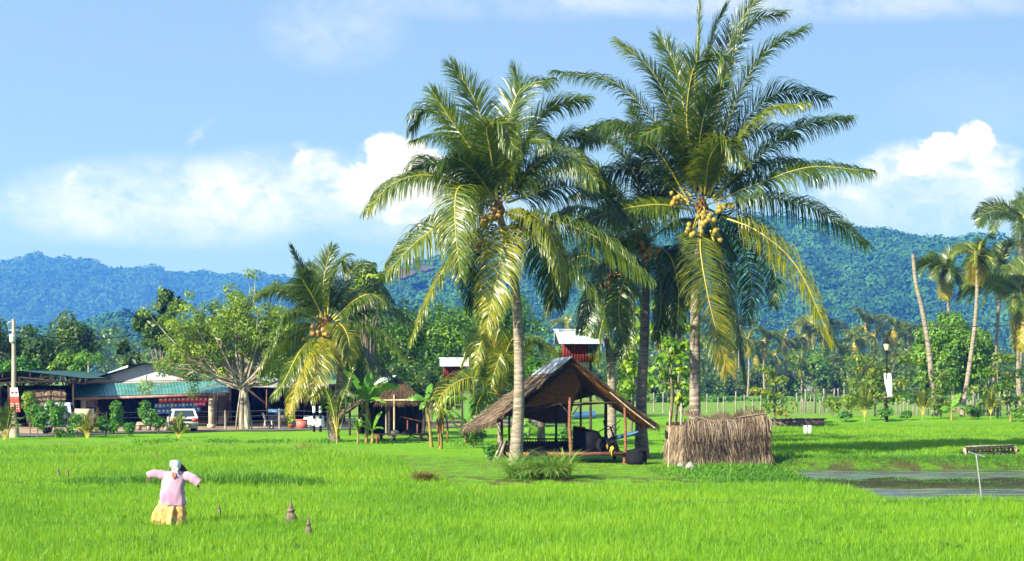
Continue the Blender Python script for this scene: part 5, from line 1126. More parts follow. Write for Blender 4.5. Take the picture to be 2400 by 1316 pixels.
# ---------------------------------------------------------------- shop, shed and yard
M['green_roof'] = mat('green_metal_roof', [(.04,.15,.12),(.07,.22,.18),(.12,.28,.24)], .38, .5, 1.2)
M['green_trim'] = mat('dark_green_trim', [(.012,.05,.035),(.025,.09,.06)], .5, .4, 3)
M['gable_paint'] = mat('pale_grey_paint', [(.38,.43,.47),(.47,.51,.55)], .7, .3, .8)
M['cream'] = mat('cream_plaster', [(.42,.33,.24),(.55,.45,.34)], .85, .2, 2, bump=.15)
M['pink_wall'] = mat('dusty_pink_wall', [(.36,.26,.23),(.48,.37,.33)], .85, .2, 1.5)
M['fascia'] = mat('dull_pink_fascia', [(.25,.14,.12),(.40,.27,.24)], .8, .2, 2)
M['iron'] = mat('dark_blue_iron', [(.02,.025,.04),(.05,.06,.09)], .5, .5, 4)
M['concrete'] = mat('stained_concrete', [(.16,.13,.10),(.36,.31,.25),(.46,.41,.34)], .9, .2, 2.5, bump=.4)
M['brickdark'] = mat('stained_wall', [(.07,.05,.045),(.14,.10,.09),(.20,.16,.14)], .9, .2, 3, bump=.4)
def shop():
    base = GY(345, 110); g = base[2]; root = thing('roadside_shop', 'roadside shop with a green metal awning and a pale grey gable', 'shop', base)
    tl, tr_, bl, br = W(163,901,108.6), W(529,893,108.6), W(170,931,105.4), W(536,920,105.4)
    b = MB(); corrugated(b, tl, tr_, bl, br, .22, .018, .012); b.build('awning_roof', M['green_roof'], root)
    b = MB(); beam(b, bl+[0,.06,-.12], br+[-.2,.06,-.12], .05, .16); b.build('fascia', M['fascia'], root)
    pk, le, ri = W(343,853,110), W(196,897,110), W(482,889,110); zb = tl[2]-.02
    b = MB(); P = np.array([le, ri, pk]); b.add(np.vstack([P, P+[0,.08,0]]), [[0,1,2],[3,5,4]], .5); box(b, (pk[0], 109.985, (pk[2]+le[2])/2-.02), (.05,.03,pk[2]-le[2]-.1)); b.build('gable', M['gable_paint'], root)
    rb_ = pk+[.0,13,0]
    for e, s in ((le,-1),(ri,1)):
        f = bil(pk+[0,-.65,.07], rb_+[0,0,.07], e+[s*.35,-.65,-.03], e+[s*.35,13,-.03]); b = MB(); slab(b, f, (0,0,-.07), 2, 2); b.build('roof', M['green_trim'], root)
    b = MB(); z0 = g+.02; xl, xr = le[0]-.2, ri[0]+.5
    box(b, ((xl+xr)/2, 122.5, g+1.6), (xr-xl,.12,3.2)); box(b, (xl, 116.3, g+1.6), (.12,12.2,3.2)); box(b, (xr, 116.3, g+1.6), (.12,12.2,3.2)); box(b, ((xl+xr)/2, 110.1, tl[2]+.02), (xr-xl,.12,.45)); b.build('wall', M['pink_wall'], root)
    b = MB(); box(b, (W(215,0,110.6)[0], 110.6, g+1.2), (1.4,.1,2.4)); b.build('side_wall', M['pink_wall'], root)
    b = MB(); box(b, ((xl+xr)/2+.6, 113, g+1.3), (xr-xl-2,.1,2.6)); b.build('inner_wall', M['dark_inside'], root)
    for x, yt, r in ((197,936,.12),(495,928,.15)):
        t = W(x,yt,105.8); bb = MB(); beam(bb, [t[0],105.8,g-.1], t, r*2); box(bb, (t[0],105.8,g+.1), (r*3,r*3,.3)); bb.build('pillar', M['cream'], root)
    b = MB(); x0, x1 = W(272,0,109.2)[0], W(486,0,109.2)[0]; zt = g+2.5
    for x in np.arange(x0,x1,.16): box(b, (x,109.2,(g+zt)/2), (.022,.022,zt-g))
    for z in np.arange(g+.15,zt,.16): box(b, ((x0+x1)/2,109.222,z), (x1-x0,.02,.022))
    b.build('window_grille', M['iron'], root)
    b = MB(); q0, q1 = W(206,940,106.5), W(241,972,107.2); beam(b, q0, q1, .10, .04); b.build('brace', M['cream'], root)
    # pale side roof behind the gable
    b = MB(); f = bil(W(250,874,118), W(300,856,118), W(262,876,114), W(300,862,114)); slab(b, f, (0,0,-.05), 2, 2); b.build('side_roof', M['zinc'], root)
shop()
def packets(x0, y0, x1, y1, n, h, cols, label, Y, jag=0):
    M_ = [mat('packet_print', [c, tuple(min(1,q*1.5+.05) for q in c)], .4, .5, 25) for c in cols]
    a, c = W(x0,y0,Y), W(x1,y1,Y); root = thing('packet_strip', label, 'snack packets', (a+c)/2, 'strips of snack packets hanging in the shop front')
    b = MB(); tube(b, [a, c], .008, 4); b.build('string', M['black_plastic'], root)
    for i in range(n):
        b = MB(); p = a+(c-a)*(i+.5)/n; w = np.linalg.norm(c-a)/n*.92; hh = h/F*Y*rng.uniform(.9,1.05)
        for lay in range(1): box(b, p+[0,-.01*(i % 2),-hh/2-jag*abs(math.sin(i*1.3))], (w,.03,hh), rng.normal(0,.06), rng.random(), 0); box(b, p+[0,-.01*(i % 2)-.016,-hh*.45], (w*.55,.006,hh*.35), 0, .5, 1)
        b.build('packet', [M_[i % len(M_)], M['white_cloth']], root)
packets(372,931,487,930,11,12,[(.55,.012,.03),(.48,.02,.05)],'long row of red packets hanging highest under the awning',106.6)
packets(458,943,482,942,3,9,[(.6,.04,.2)],'short row of pink packets at the end of the red row',106.7)
packets(362,946,462,943,11,12,[(.04,.2,.55),(.3,.4,.55),(.03,.28,.5)],'row of blue and white packets below the red row',106.9)
packets(358,959,470,953,11,13,[(.02,.12,.55),(.04,.2,.6)],'lowest row of blue packets just above the hatchback',106.8)
def ystand():
    base = GY(212,106.9); root = thing('display_rack', 'yellow display rack beside the left shop pillar', 'rack', base); b = MB()
    z0, z1 = base[2], W(0,955,106.9)[2]
    box(b, (base[0],107,(z0+z1)/2), (.95,.5,z1-z0), var=.4); b.build('cabinet', M['banana_yellow'], root)
    for k in range(3):
        b = MB()
        for i in range(5): box(b, (base[0]-.36+i*.18,106.72,z0+.45+k*.38), (.13,.06,.26), var=rng.random())
        b.build('goods', [M['red_paint'],M['white_cloth'],M['blue_paint']][k], root)
ystand()
def shed():
    base = GY(60,112); g = base[2]; root = thing('open_shed', 'wide dark open shed with a trussed green edged roof at the far left', 'shed', base)
    Y0, Y1 = 103, 119; pk = W(45,869,Y0); le, ri = W(-190,900,Y0), W(200,887,Y0); pb, lb, rb = pk+[0,16,0], le+[0,16,0], ri+[0,16,0]
    b = MB(); slab(b, bil(pk, pb, le, lb), (0,0,-.06), 2, 2); slab(b, bil(pk, pb, ri, rb), (0,0,-.06), 2, 2); b.build('roof', M['green_trim'], root)
    b = MB(); lo = np.array([0,0,-.42])
    for e in (le, ri):
        beam(b, pk+lo, e+lo*.9, .07); n = 6
        for i in range(n+1): q = pk+(e-pk)*i/n; beam(b, q+[0,.02,-.05], q+lo*.95+[0,.02,0], .06)
    beam(b, W(-150,903,Y0), W(192,893,Y0), .08); beam(b, pk+lo, W(45,899,Y0), .07); beam(b, W(118,885,Y0), W(118,896,Y0), .07); b.build('truss', M['wood_dark'], root)
    for x in (-80,20,172): t = W(x,897,Y0+.1); post(root, [t[0],Y0+.1,g-.1], t, .07, M['wood_dark'])
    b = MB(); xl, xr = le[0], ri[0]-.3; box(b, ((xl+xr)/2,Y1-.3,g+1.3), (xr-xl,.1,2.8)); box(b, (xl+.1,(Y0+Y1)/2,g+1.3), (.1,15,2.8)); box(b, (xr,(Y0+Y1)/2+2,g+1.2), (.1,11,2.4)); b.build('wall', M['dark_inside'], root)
    f = bil(W(72,914,104.5), W(151,914,104.5), W(76,950,104.5), W(154,948,104.5)); b = MB(); slab(b, f, (0,.04,0)); straw(b, f, 900, .25, .06, .02, .9, .05, .92, .6, .25, out=(0,-1,0)); b.build('mat_panel', M['thatch'], root)
    b = MB(); box(b, (W(190,0,104)[0],104,g+.55), (1.6,.15,1.5)); b.build('low_wall', M['cream'], root)
shed()
def leanto():
    base = GY(680,112); g = base[2]; root = thing('lean_to_stall', 'low dark open stall with a thin grey sheet roof right of the fig tree', 'stall', base)
    a, c, d, e = W(500,905,110), W(770,912,110), W(560,890,117), W(770,897,117)
    b = MB(); corrugated(b, d, e, a, c, .14, .015, .02); b.build('roof', M['zinc_rust'], root)
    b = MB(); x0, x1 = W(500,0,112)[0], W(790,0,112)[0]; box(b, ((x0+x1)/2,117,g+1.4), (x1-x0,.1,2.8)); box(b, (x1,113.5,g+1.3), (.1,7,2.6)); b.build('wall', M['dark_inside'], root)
    for x, mt in ((510,'wood_dark'),(540,'wood_dark'),(625,'wood_red'),(685,'wood_grey'),(690,'steel'),(712,'wood_dark')): t = W(x,912,110.2); post(root, [t[0],110.2,g-.05], t, .045, M[mt])
leanto()
def roof2():
    base = GY(650,121); root = thing('tin_roofed_house', 'dark house with a white roof corner rising behind the stall', 'house', base); g = base[2]
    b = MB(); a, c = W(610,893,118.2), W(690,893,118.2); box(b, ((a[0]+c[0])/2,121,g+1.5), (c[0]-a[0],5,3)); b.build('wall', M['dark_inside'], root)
    b = MB(); slab(b, bil(W(600,895,118), W(700,895,118), W(612,884,124), W(690,884,124)), (0,0,-.06), 2, 2); b.build('roof', M['zinc'], root)
    b = MB(); q = W(668,886,117.6); lathe(b, q-[0,0,.2], [(.25,0),(.36,.2),(.25,.42),(.02,.46)], 10); b.build('water_tank', M['white_cloth'], root, smooth=True)
roof2()
# ---------------------------------------------------------------- vehicles
def paint(name, c, rough=.3):
    m = mat(name, [tuple(q*.93 for q in c), c], rough, .5, 1.5); return m
M['silver_car'] = paint('silver_car_paint', (.50,.50,.49)); M['white_car'] = paint('white_car_paint', (.46,.49,.53))
M['glass'] = mat('car_glass', [(.02,.035,.04),(.04,.06,.065)], .08, .8, 2)
M['lamp_red'] = mat('tail_lamp_red', [(.45,.02,.015),(.6,.05,.03)], .25, .6, 6)
M['rubber'] = mat('tyre_rubber', [(.012,.012,.012),(.03,.028,.025)], .85, .2, 8)
M['bumper'] = mat('bumper_plastic', [(.26,.25,.24),(.36,.35,.33)], .6, .3, 3)
M['plate'] = mat('number_plate', [(.03,.03,.03),(.05,.05,.05)], .5, .4, 3)
def wheel(root, c, r, w, rim='steel'):
    b = MB(); lathe(b, np.asarray(c)-[w/2,0,0], [(r*.55,0),(r*.93,.0),(r,.15*w),(r,.85*w),(r*.93,w),(r*.55,w)], 20, .5, 0, (1,0,0)); t = b.build('wheel', M['rubber'], root, smooth=True)
    b = MB(); lathe(b, np.asarray(c)-[w/2-.01,0,0], [(.01,.02),(r*.25,.0),(r*.5,.03),(r*.57,.0),(r*.57,w*.9),(.01,w*.9)], 16, .5, 0, (1,0,0)); b.build('rim', M[rim], t, smooth=True)
def dense(secs, n, amp=0., f=3.):
    S = np.array(secs, float); k = len(S); t = np.linspace(0, k-1, n); i = np.clip(t.astype(int), 0, k-2); w = (t-i)[:,None,None]
    D = S[i]*(1-w)+S[i+1]*w; c = D.mean(1, keepdims=True); a_ = np.linspace(0, 2*math.pi, S.shape[1]+1)[:-1][None]; q = t[:,None]/(k-1)
    g = 1+amp*(np.sin(a_*f+q*9+2*np.sin(q*5))+.7*np.sin(a_*(f*2+1)-q*14)+.5*np.sin(q*31+a_*2))
    return list(c+(D-c)*g[:,:,None])
def loft(b, secs, m=0, var=.5, closed=True):
    """secs: list of equal length loops (k,3)"""
    S = np.array(secs, float); n, k, _ = S.shape; i = np.arange(n-1)[:,None]*k; j = np.arange(k)[None]; j2 = (j+1) % k
    b.add(S.reshape(-1,3), np.stack([i+j, i+j2, i+k+j2, i+k+j], -1).reshape(-1,4), var, m)
    for e in (0, n-1):
        b.add(np.vstack([S[e], S[e].mean(0)]), [[k, q, (q+1) % k] for q in range(k)], var, m)
def car_frame(px_, py_, Y, yaw):
    base = W(px_, py_, Y); base[2] = gz1(base[0], Y)+.03; c, s = math.cos(yaw), math.sin(yaw)
    R = np.array([[c,-s,0],[s,c,0],[0,0,1]])
    return base, (lambda p: np.asarray(p, float)@R.T+base)
class TB(MB):
    def __init__(s, f): super().__init__(); s.fx = f
    def add(s, v, f, var=.5, m=0): super().add(s.fx(np.asarray(v, float).reshape(-1,3)), f, var, m)
def hatchback():
    base, fx = car_frame(432, 1017, 97.5, .27); root = thing('hatchback_car', 'silver hatchback seen from behind, parked below the blue packets', 'car', base)
    hw = .82
    # y = 0 at the rear, forward positive; half width narrows with height
    prof = [(-.03,.42),(-.06,.62),(.02,.86),(.10,.90),(.42,1.34),(.75,1.40),(1.75,1.39),(2.45,.93),(3.45,.82),(3.62,.62),(3.60,.30),(2.9,.22),(.5,.22),(.0,.26)]
    wz = lambda z: hw*(1-.22*max(0,(z-.85)/.55)**1.2-.04*max(0,(.45-z)/.3))
    b = TB(fx); n = len(prof)
    loft(b, [[(s*wz(z),y,z) for y,z in prof] for s in (-1,-.97,-.5,0,.5,.97,1)]) ; b.build('body', M['silver_car'], root)
    b = TB(fx); b.add([(-.62,.145,.945),(.62,.145,.945),(.53,.40,1.30),(-.53,.40,1.30)], [[0,1,2,3]]); b.v[-1] = b.v[-1]+np.array([0,-.03,.012]); b.build('rear_window', M['glass'], root)
    for s in (-1,1):
        b = TB(fx); z0,z1 = .93,1.28; b.add([(s*(wz(z0)+.012),.45,z0),(s*(wz(z0)+.012),2.25,z0),(s*(wz(z1)+.012),1.75,z1),(s*(wz(z1)+.012),.62,z1)], [[0,1,2,3]]); b.build('side_window', M['glass'], root)
        b = TB(fx); box(b, (s*.62,-.055,.75), (.36,.09,.20)); b.build('tail_light', M['lamp_red'], root)
    b = TB(fx); box(b, (0,-.055,.74), (.92,.03,.13)); b.build('tail_panel', M['plate'], root)
    b = TB(fx); box(b, (0,-.10,.45), (1.62,.22,.24)); b.build('bumper', M['bumper'], root)
    b = TB(fx); box(b, (0,-.225,.50), (.46,.02,.11)); b.build('number_plate', M['plate'], root)
    b = TB(fx); beam(b, (.1,.1,.93), (-.25,.16,1.02), .015); b.build('wiper', M['plate'], root)
    for x in (-.70,.70):
        for y in (.62,2.95):
            bb = fx([[x,y,.275]])[0]; wheel(root, bb, .28, .17)
hatchback()
def jeep():
    base, fx = car_frame(134, 1022, 93.5, .2); root = thing('jeep', 'white four wheel drive with a rear spare wheel, half hidden by cassava plants', 'car', base)
    prof = [(.0,.55),(-.02,1.05),(.10,1.78),(.3,1.84),(2.0,1.82),(2.55,1.10),(3.7,1.02),(3.75,.55),(2.9,.45),(.4,.45)]
    wz = lambda z: .82*(1-.14*max(0,(z-1.05)/.75)); b = TB(fx)
    loft(b, [[(s*wz(z),y,z) for y,z in prof] for s in (-1,-.98,0,.98,1)]); b.build('body', M['white_car'], root)
    b = TB(fx); b.add([(-.60,.0,1.15),(.60,.0,1.15),(.54,.09,1.66),(-.54,.09,1.66)], [[0,1,2,3]]); b.v[-1] = b.v[-1]+np.array([0,-.03,0]); b.build('rear_window', M['glass'], root)
    for s in (-1,1):
        b = TB(fx); b.add([(s*.825,.35,1.15),(s*.825,2.2,1.15),(s*.735,1.9,1.7),(s*.735,.4,1.7)], [[0,1,2,3]]); b.build('side_window', M['glass'], root)
        b = TB(fx); box(b, (s*.72,-.04,.86), (.14,.08,.26)); b.build('tail_light', M['lamp_red'], root)
    b = TB(fx); box(b, (0,-.12,.52), (1.66,.22,.18)); b.build('bumper', M['bumper'], root)
    b = TB(fx); lathe(b, (.38,-.30,1.08), [(.17,0),(.31,.0),(.34,.05),(.34,.2),(.28,.24)], 20, .5, 0, (0,1,0)); t = b.build('spare_wheel', M['rubber'], root, smooth=True)
    b = TB(fx); lathe(b, (.38,-.31,1.08), [(.01,.03),(.06,.0),(.08,.05),(.18,.03),(.235,.0),(.235,.1)], 16, .5, 0, (0,1,0)); b.build('rim', M['white_cloth'], t)
    for x in (-.68,.68):
        for y in (.65,3.0): wheel(root, fx([[x,y,.37]])[0], .37, .22)
jeep()
# ---------------------------------------------------------------- poles, lamp, fences
M['pole'] = mat('weathered_pole', [(.22,.17,.13),(.38,.31,.25),(.48,.41,.34)], .85, .2, 2, (1,1,.3), .3)
M['red_white'] = M['red_paint']
def utility_pole():
    Y = 90; t = W(32,749,Y); base = np.array([t[0]+.02,Y,gz1(t[0],Y)]); root = thing('utility_pole', 'tall weathered utility pole by the lane at the far left', 'utility pole', base)
    b = MB(); tube(b, [base-[0,0,.2], t], [.16,.10], 10); b.build('pole', M['pole'], root, smooth=True)
    b = MB(); box(b, W(31,790,Y)+[0,-.16,0], (.26,.22,.3)); lathe(b, W(31,797,Y)+[0,-.2,-.15], [(.08,0),(.15,.06),(.15,.16),(.05,.2)], 10); b.build('junction_box', M['white_cloth'], root)
    b = MB(); beam(b, W(20,775,Y), W(46,775,Y), .07); tube(b, catmull([W(22,775,Y),W(18,758,Y),W(32,752,Y)],8), .015, 5); b.build('bracket', M['steel'], root)
    b = MB(); lathe(b, [base[0]+.02,base[1]-.02,base[2]-.02], [(.28,0),(.27,.5),(.2,.6),(.17,1.0)], 12); b.build('footing', M['concrete'], root, smooth=True)
    return t
utility_pole()
def banner(x0, x1, lab):
    Y = 89.4; a, c = W(x0,909,Y), W(x1,966,Y); root = thing('banner', lab, 'banner', (a+c)/2, 'narrow banners tied to the utility pole')
    w = .24; fn = lambda u, v: a+(c-a)*v[...,None]+np.stack([(u-.5)*w, .02*np.sin(v*9)+0*u, 0*u], -1)
    b = MB(); grid(b, lambda u, v: fn(u, v*.36), 3, 6); grid(b, lambda u, v: fn(u, v*.36)+[0,.012,0], 3, 6); b.build('white_panel', M['white_cloth'], root)
    b = MB(); grid(b, lambda u, v: fn(u, .36+v*.64), 3, 8); grid(b, lambda u, v: fn(u, .36+v*.64)+[0,.012,0], 3, 8); b.build('red_panel', M['red_paint'], root)
    b = MB()
    for v in (.47,.57,.67,.77,.87):
        for du in (-.05,.05): q = a+(c-a)*v; box(b, q+[du,-.012,0], (.05,.006,.10-.03*rng.random()))
    b.build('lettering', M['white_cloth'], root); b = MB(); q = a+(c-a)*.2; box(b, q+[0,-.012,0], (.12,.006,.1)); b.build('emblem', M['red_paint'], root)
banner(28, 29, 'left upright banner, white above red, tied to the utility pole')
banner(36, 43, 'right tilted banner, white above red, tied to the utility pole')
M['cable'] = mat('black_cable', [(.01,.01,.012),(.02,.02,.022)], .6, .4, 3)
def cable(pts, r, lab):
    b = MB(); P = [];
    for p, q in zip(pts[:-1], pts[1:]):
        for t in np.linspace(0,1,14)[:-1]: P.append(p+(q-p)*t-np.array([0,0,.35*4*t*(1-t)]))
    P.append(pts[-1]); tube(b, P, r, 5); tag1(b, 'power_line', M['cable'], lab, 'cable', loc=pts[0])
cable([W(22,775,90), W(310,786,104), W(640,792,122)], .028, 'black power line running right from the utility pole')
cable([W(-60,745,80), W(22,775,90)], .02, 'short power line leaving the pole to the left edge')
cable([W(1560,738,140), W(1760,748,138), W(2060,760,132), W(2520,750,118)], .032, 'black power line crossing in front of the grove and right hill')
def lamp():
    Y = 116; base = W(2078,962,Y); base[2] = gz1(base[0],Y); root = thing('street_lamp', 'black lantern street lamp with a white banner board on its post', 'street lamp', base)
    zt = W(0,826,Y)[2]; x = base[0]; b = MB(); tube(b, [base-[0,0,.1], [x,Y,base[2]+1.1]], .11, 10); tube(b, [[x,Y,base[2]+1.1],[x,Y,zt]], [.07,.06], 8); lathe(b, [x,Y,zt-.1], [(.09,0),(.12,.06),(.08,.14),(.15,.24)], 10); b.build('post', M['black_plastic'], root, smooth=True)
    b = MB(); lathe(b, [x,Y,zt+.12], [(.12,0),(.24,.5),(.22,.52)], 8); b.build('lamp_glass', M['lampglass'], root)
    b = MB(); lathe(b, [x,Y,zt+.62], [(.30,0),(.28,.04),(.12,.28),(.04,.34),(.05,.42),(.01,.48)], 10); b.build('lamp_cap', M['black_plastic'], root)
    f = bil(W(2071,875,Y-.12), W(2089,876,Y-.05), W(2080,934,Y-.12), W(2092,930,Y-.05)); b = MB(); slab(b, lambda u, v: f(u,v)+np.stack([0*u,.06*np.sin(v*6+u*2),0*u],-1), (0,.02,0), 4, 8); b.build('banner_board', M['white_cloth'], root)
    b = MB(); beam(b, W(2069,931,Y-.14), W(2093,931,Y-.14), .05); b.build('banner_rail', M['wood_grey'], root)
M['lampglass'] = mat('old_lamp_glass', [(.45,.38,.22),(.6,.52,.33)], .3, .5, 4)
lamp()
def fencepost(x, y, yt, Y, r, lab, grp, mt='wood_grey'):
    t = W(x, yt, Y); b = MB(); base = np.array([t[0], Y, gz1(t[0], Y)]); tube(b, [base-[0,0,.1], (base+t)/2+rng.normal(0,.02,3), t], [r,r,r*.9], 6)
    tag(b.build('fence_post', M[mt], loc=base), lab, 'post', grp); return t
FP = [(528,962,103,.07),(655,958,103,.075),(405,960,99,.05),(250,965,95,.045),(160,968,92,.045),(768,962,104,.05)]
tops = {}
for i, (x, yt, Y, r) in enumerate(FP):
    lab = ['grey fence post between shop pillar and fig tree','pale grey fence post in front of the dark stall','dark fence post left of the hatchback','thin dark fence post in front of the yellow rack','thin fence post beside the jeep','fence post behind the palm seedling'][i]
    tops[i] = fencepost(x, 0, yt, Y, r, lab, 'fence posts along the lane', 'wood_grey' if i < 2 else 'wood_dark')
b = MB()
for k in (.1,.42,.75):
    q = [tops[i]-[0,.03,k] for i in (4,3,2,0,1,5)]; tube(b, np.array(q), .006, 4)
tag1(b, 'barbed_wire', M['steel'], 'strands of barbed wire strung between the lane fence posts', 'wire')
for i in range(15):
    x = 1534+i*21+rng.normal(0,3); fencepost(x, 0, 925+rng.normal(0,6), 150+rng.normal(0,2), .07, 'grey fence post on the field behind the thatch screen', 'fence posts across the far field', 'wood_grey')
for x, yt in ((1483,920),(1494,923),(1503,918)): fencepost(x, 0, yt, 120, .10, 'pale concrete post standing behind the dark palm trunk', 'pale concrete posts behind the hut', 'pale_stone')
M['stake'] = mat('bleached_stakes', [(.15,.125,.105),(.24,.21,.185),(.33,.30,.27)], .9, .2, 2)
STK = [(x, 138) for x in np.arange(2102, 2204, 9.5)]+[(x, 137) for x in np.arange(2268, 2372, 3.6)]+[(x, 146) for x in np.arange(1868, 1990, 6.5)]
gr = ['bleached stake of the loose row left of the round tree','bleached stake of the dense pale fence under the right palms','bleached stake of the sparse fence behind the lamp shrubs']
for x, Y in STK:
    k = 2 if Y == 146 else (0 if x < 2230 else 1); X = (x+rng.normal(0,1.2)-1200)/F*Y; hgt = rng.uniform(.9,2.1) if k else rng.uniform(.7,1.4); base = np.array([X, Y+rng.normal(0,.15), 0.]); base[2] = gz1(X, base[1]); base[2] = max(base[2], .35)
    b = MB(); beam(b, base-[0,0,.5], base+[rng.normal(0,.05),0,hgt], rng.uniform(.06,.14), .05); tag(b.build('fence_stake', M['stake'], loc=base), gr[k], 'stake', ['stakes of the loose row','stakes of the dense pale fence','stakes of the sparse fence'][k])
for x, lab in ((736,'left of two black and white striped posts'),(751,'right of two black and white striped posts')):
    Y = 98.5; t = W(x,952,Y); base = np.array([t[0],Y,gz1(t[0],Y)]); root = thing('marker_post', lab+' in front of the white table', 'bollard', base, 'striped marker posts'); hh = (t[2]-base[2])/4
    for i in range(4):
        b = MB(); tube(b, [base+[0,0,i*hh], base+[0,0,(i+1)*hh]], .085 if i % 2 == 0 else .09, 10); b.build('band', M['black_plastic'] if i % 2 == 0 else M['white_cloth'], root)
# yard furniture
M['white_plastic'] = mat('white_plastic', [(.55,.56,.58),(.68,.69,.70)], .45, .4, 3)
def chair():
    Y = 106; base = W(629,1004,Y); base[2] = gz1(base[0],Y)+.04; root = thing('plastic_chair', 'white plastic garden chair facing right beside the fig tree', 'chair', base)
    p = lambda x,y,z: base+np.array([x,y,z])
    b = MB(); slab(b, bil(p(-.22,-.22,.44),p(-.22,.22,.44),p(.24,-.24,.45),p(.24,.24,.45)), (0,0,-.03), 2, 2); b.build('seat', M['white_plastic'], root)
    b = MB()
    for i in range(5): y = -.2+i*.1; beam(b, p(-.20,y,.44), p(-.36,y,.92), .05, .02)
    beam(b, p(-.36,-.23,.92), p(-.36,.23,.92), .05); b.build('backrest', M['white_plastic'], root)
    for x in (-.2,.22):
        for y in (-.2,.2): b = MB(); beam(b, p(x*1.25,y*1.2,0), p(x,y,.43), .045); b.build('leg', M['white_plastic'], root)
chair()
def table():
    Y = 105.5; base = W(735,1008,Y); base[2] = gz1(base[0],Y)+.04; root = thing('cloth_table', 'table covered by a white cloth behind the striped posts', 'table', base)
    a = np.linspace(0,2*math.pi,49)[:-1]; sq = lambda r, z, k: np.stack([np.clip(np.cos(a)*1.35,-1,1)*.60*r*(1+k*np.sin(a*11)), np.clip(np.sin(a)*1.35,-1,1)*.42*r*(1+k*np.sin(a*9)), 0*a+z], -1)+base
    b = MB(); loft(b, [sq(1.10,.06,.05), sq(1.06,.4,.04), sq(1.0,.74,.01), sq(.97,.77,0)]); b.build('tablecloth', M['white_cloth'], root, smooth=False)
    for x in (-.5,.5):
        for y in (-.33,.33): b = MB(); beam(b, base+[x,y,0], base+[x,y,.7], .05); b.build('leg', M['wood_dark'], root)
table()
M['salmon'] = mat('salmon_plastic', [(.42,.11,.08),(.55,.16,.11)], .5, .4, 2)
def redbox():
    Y = 103; base = W(708,1009,Y); base[2] = gz1(base[0],Y)+.04; root = thing('ice_box', 'salmon red ice box on the yard beside the white table', 'box', base)
    b = MB(); hexa(b, [base+np.array(q) for q in ((-.30,-.26,0),(.36,-.26,.02),(.36,.26,.02),(-.30,.26,0),(-.36,-.3,.52),(.29,-.3,.54),(.29,.3,.54),(-.36,.3,.52))]); b.build('body', M['salmon'], root)
    b = MB(); box(b, base+[-.035,0,.57], (.70,.64,.07)); b.build('lid', M['salmon'], root); b = MB(); box(b, base+[-.2,-.31,.25], (.06,.03,.05)); b.build('latch', M['white_plastic'], root)
redbox()
def pot():
    Y = 104; base = W(683,1007,Y); base[2] = gz1(base[0],Y)+.04; root = thing('flower_pot', 'terracotta pot with a yellow-green leafy plant in front of the stall', 'potted plant', base)
    b = MB(); lathe(b, base, [(.01,0),(.16,0),(.22,.26),(.24,.28),(.20,.29),(.01,.25)], 14); b.build('pot', M['terracotta'], root, smooth=True)
    b = MB(); tube(b, [base+[0,0,.2], base+[-.03,0,.8]], .02, 5); crown_leaves(b, [[*(base+[dx,0,z]), .2] for dx, z in ((0,.45),(-.08,.62),(.05,.78),(-.05,.92))], 70, .2, .5, .3, .1, .2, .7); b.build('plant', M['leaf_yellow'], root)
M['terracotta'] = mat('terracotta', [(.35,.10,.05),(.46,.16,.09)], .8, .2, 4)
pot()
b = MB(); c = W(636,1010,101.5); c[2] = gz1(c[0],c[1])+.17
for q in range(1): lathe(b, c-[0,.06,0], [(.08,0),(.15,0),(.17,.06),(.15,.13),(.08,.13)], 14, .5, 0, (0,1,0))
tag1(b, 'small_tyre', M['rubber'], 'small black tyre standing at the edge of the yard', 'tyre', smooth=True)
def counter():
    Y = 111.5; base = W(650,1002,Y); base[2] = gz1(base[0],Y)+.03; root = thing('stall_counter', 'grey counter with a blue front band inside the dark stall', 'counter', base)
    b = MB(); box(b, base+[0,0,.32], (1.15,.6,.64)); b.build('base', M['concrete'], root); b = MB(); box(b, base+[0,0,.86], (1.2,.62,.42)); b.build('blue_panel', M['blue_paint'], root)
counter()
def cbench(x0, x1, lab):
    Y = 100.5; a, c = W(x0,0,Y), W(x1,0,Y); m = (a+c)/2; base = np.array([m[0],Y,gz1(m[0],Y)+.03]); root = thing('concrete_bench', lab, 'bench', base, 'concrete benches by the shop'); L = c[0]-a[0]
    b = MB(); hexa(b, [base+np.array(q) for q in ((-L/2,-.3,.3),(L/2,-.3,.3),(L/2,.3,.3),(-L/2,.3,.3),(-L/2+.08,-.2,.5),(L/2-.08,-.2,.5),(L/2-.08,.3,.5),(-L/2+.08,.3,.5))]); b.build('seat', M['concrete'], root)
    for s in (-1,1): b = MB(); box(b, base+[s*(L/2-.15),0,.15], (.22,.45,.31)); b.build('leg', M['concrete'], root)
cbench(320,354,'left concrete bench in front of the shop grille'); cbench(357,395,'right concrete bench, partly behind the hatchback')
b = MB(); f = bil(W(706,930,110.5), W(724,938,110.5), W(704,944,110.4), W(722,946,110.4)); slab(b, f, (0,.02,0), 3, 3); tag1(b, 'red_cloth', M['red_paint'], 'red cloth hanging in the shade of the stall', 'cloth')
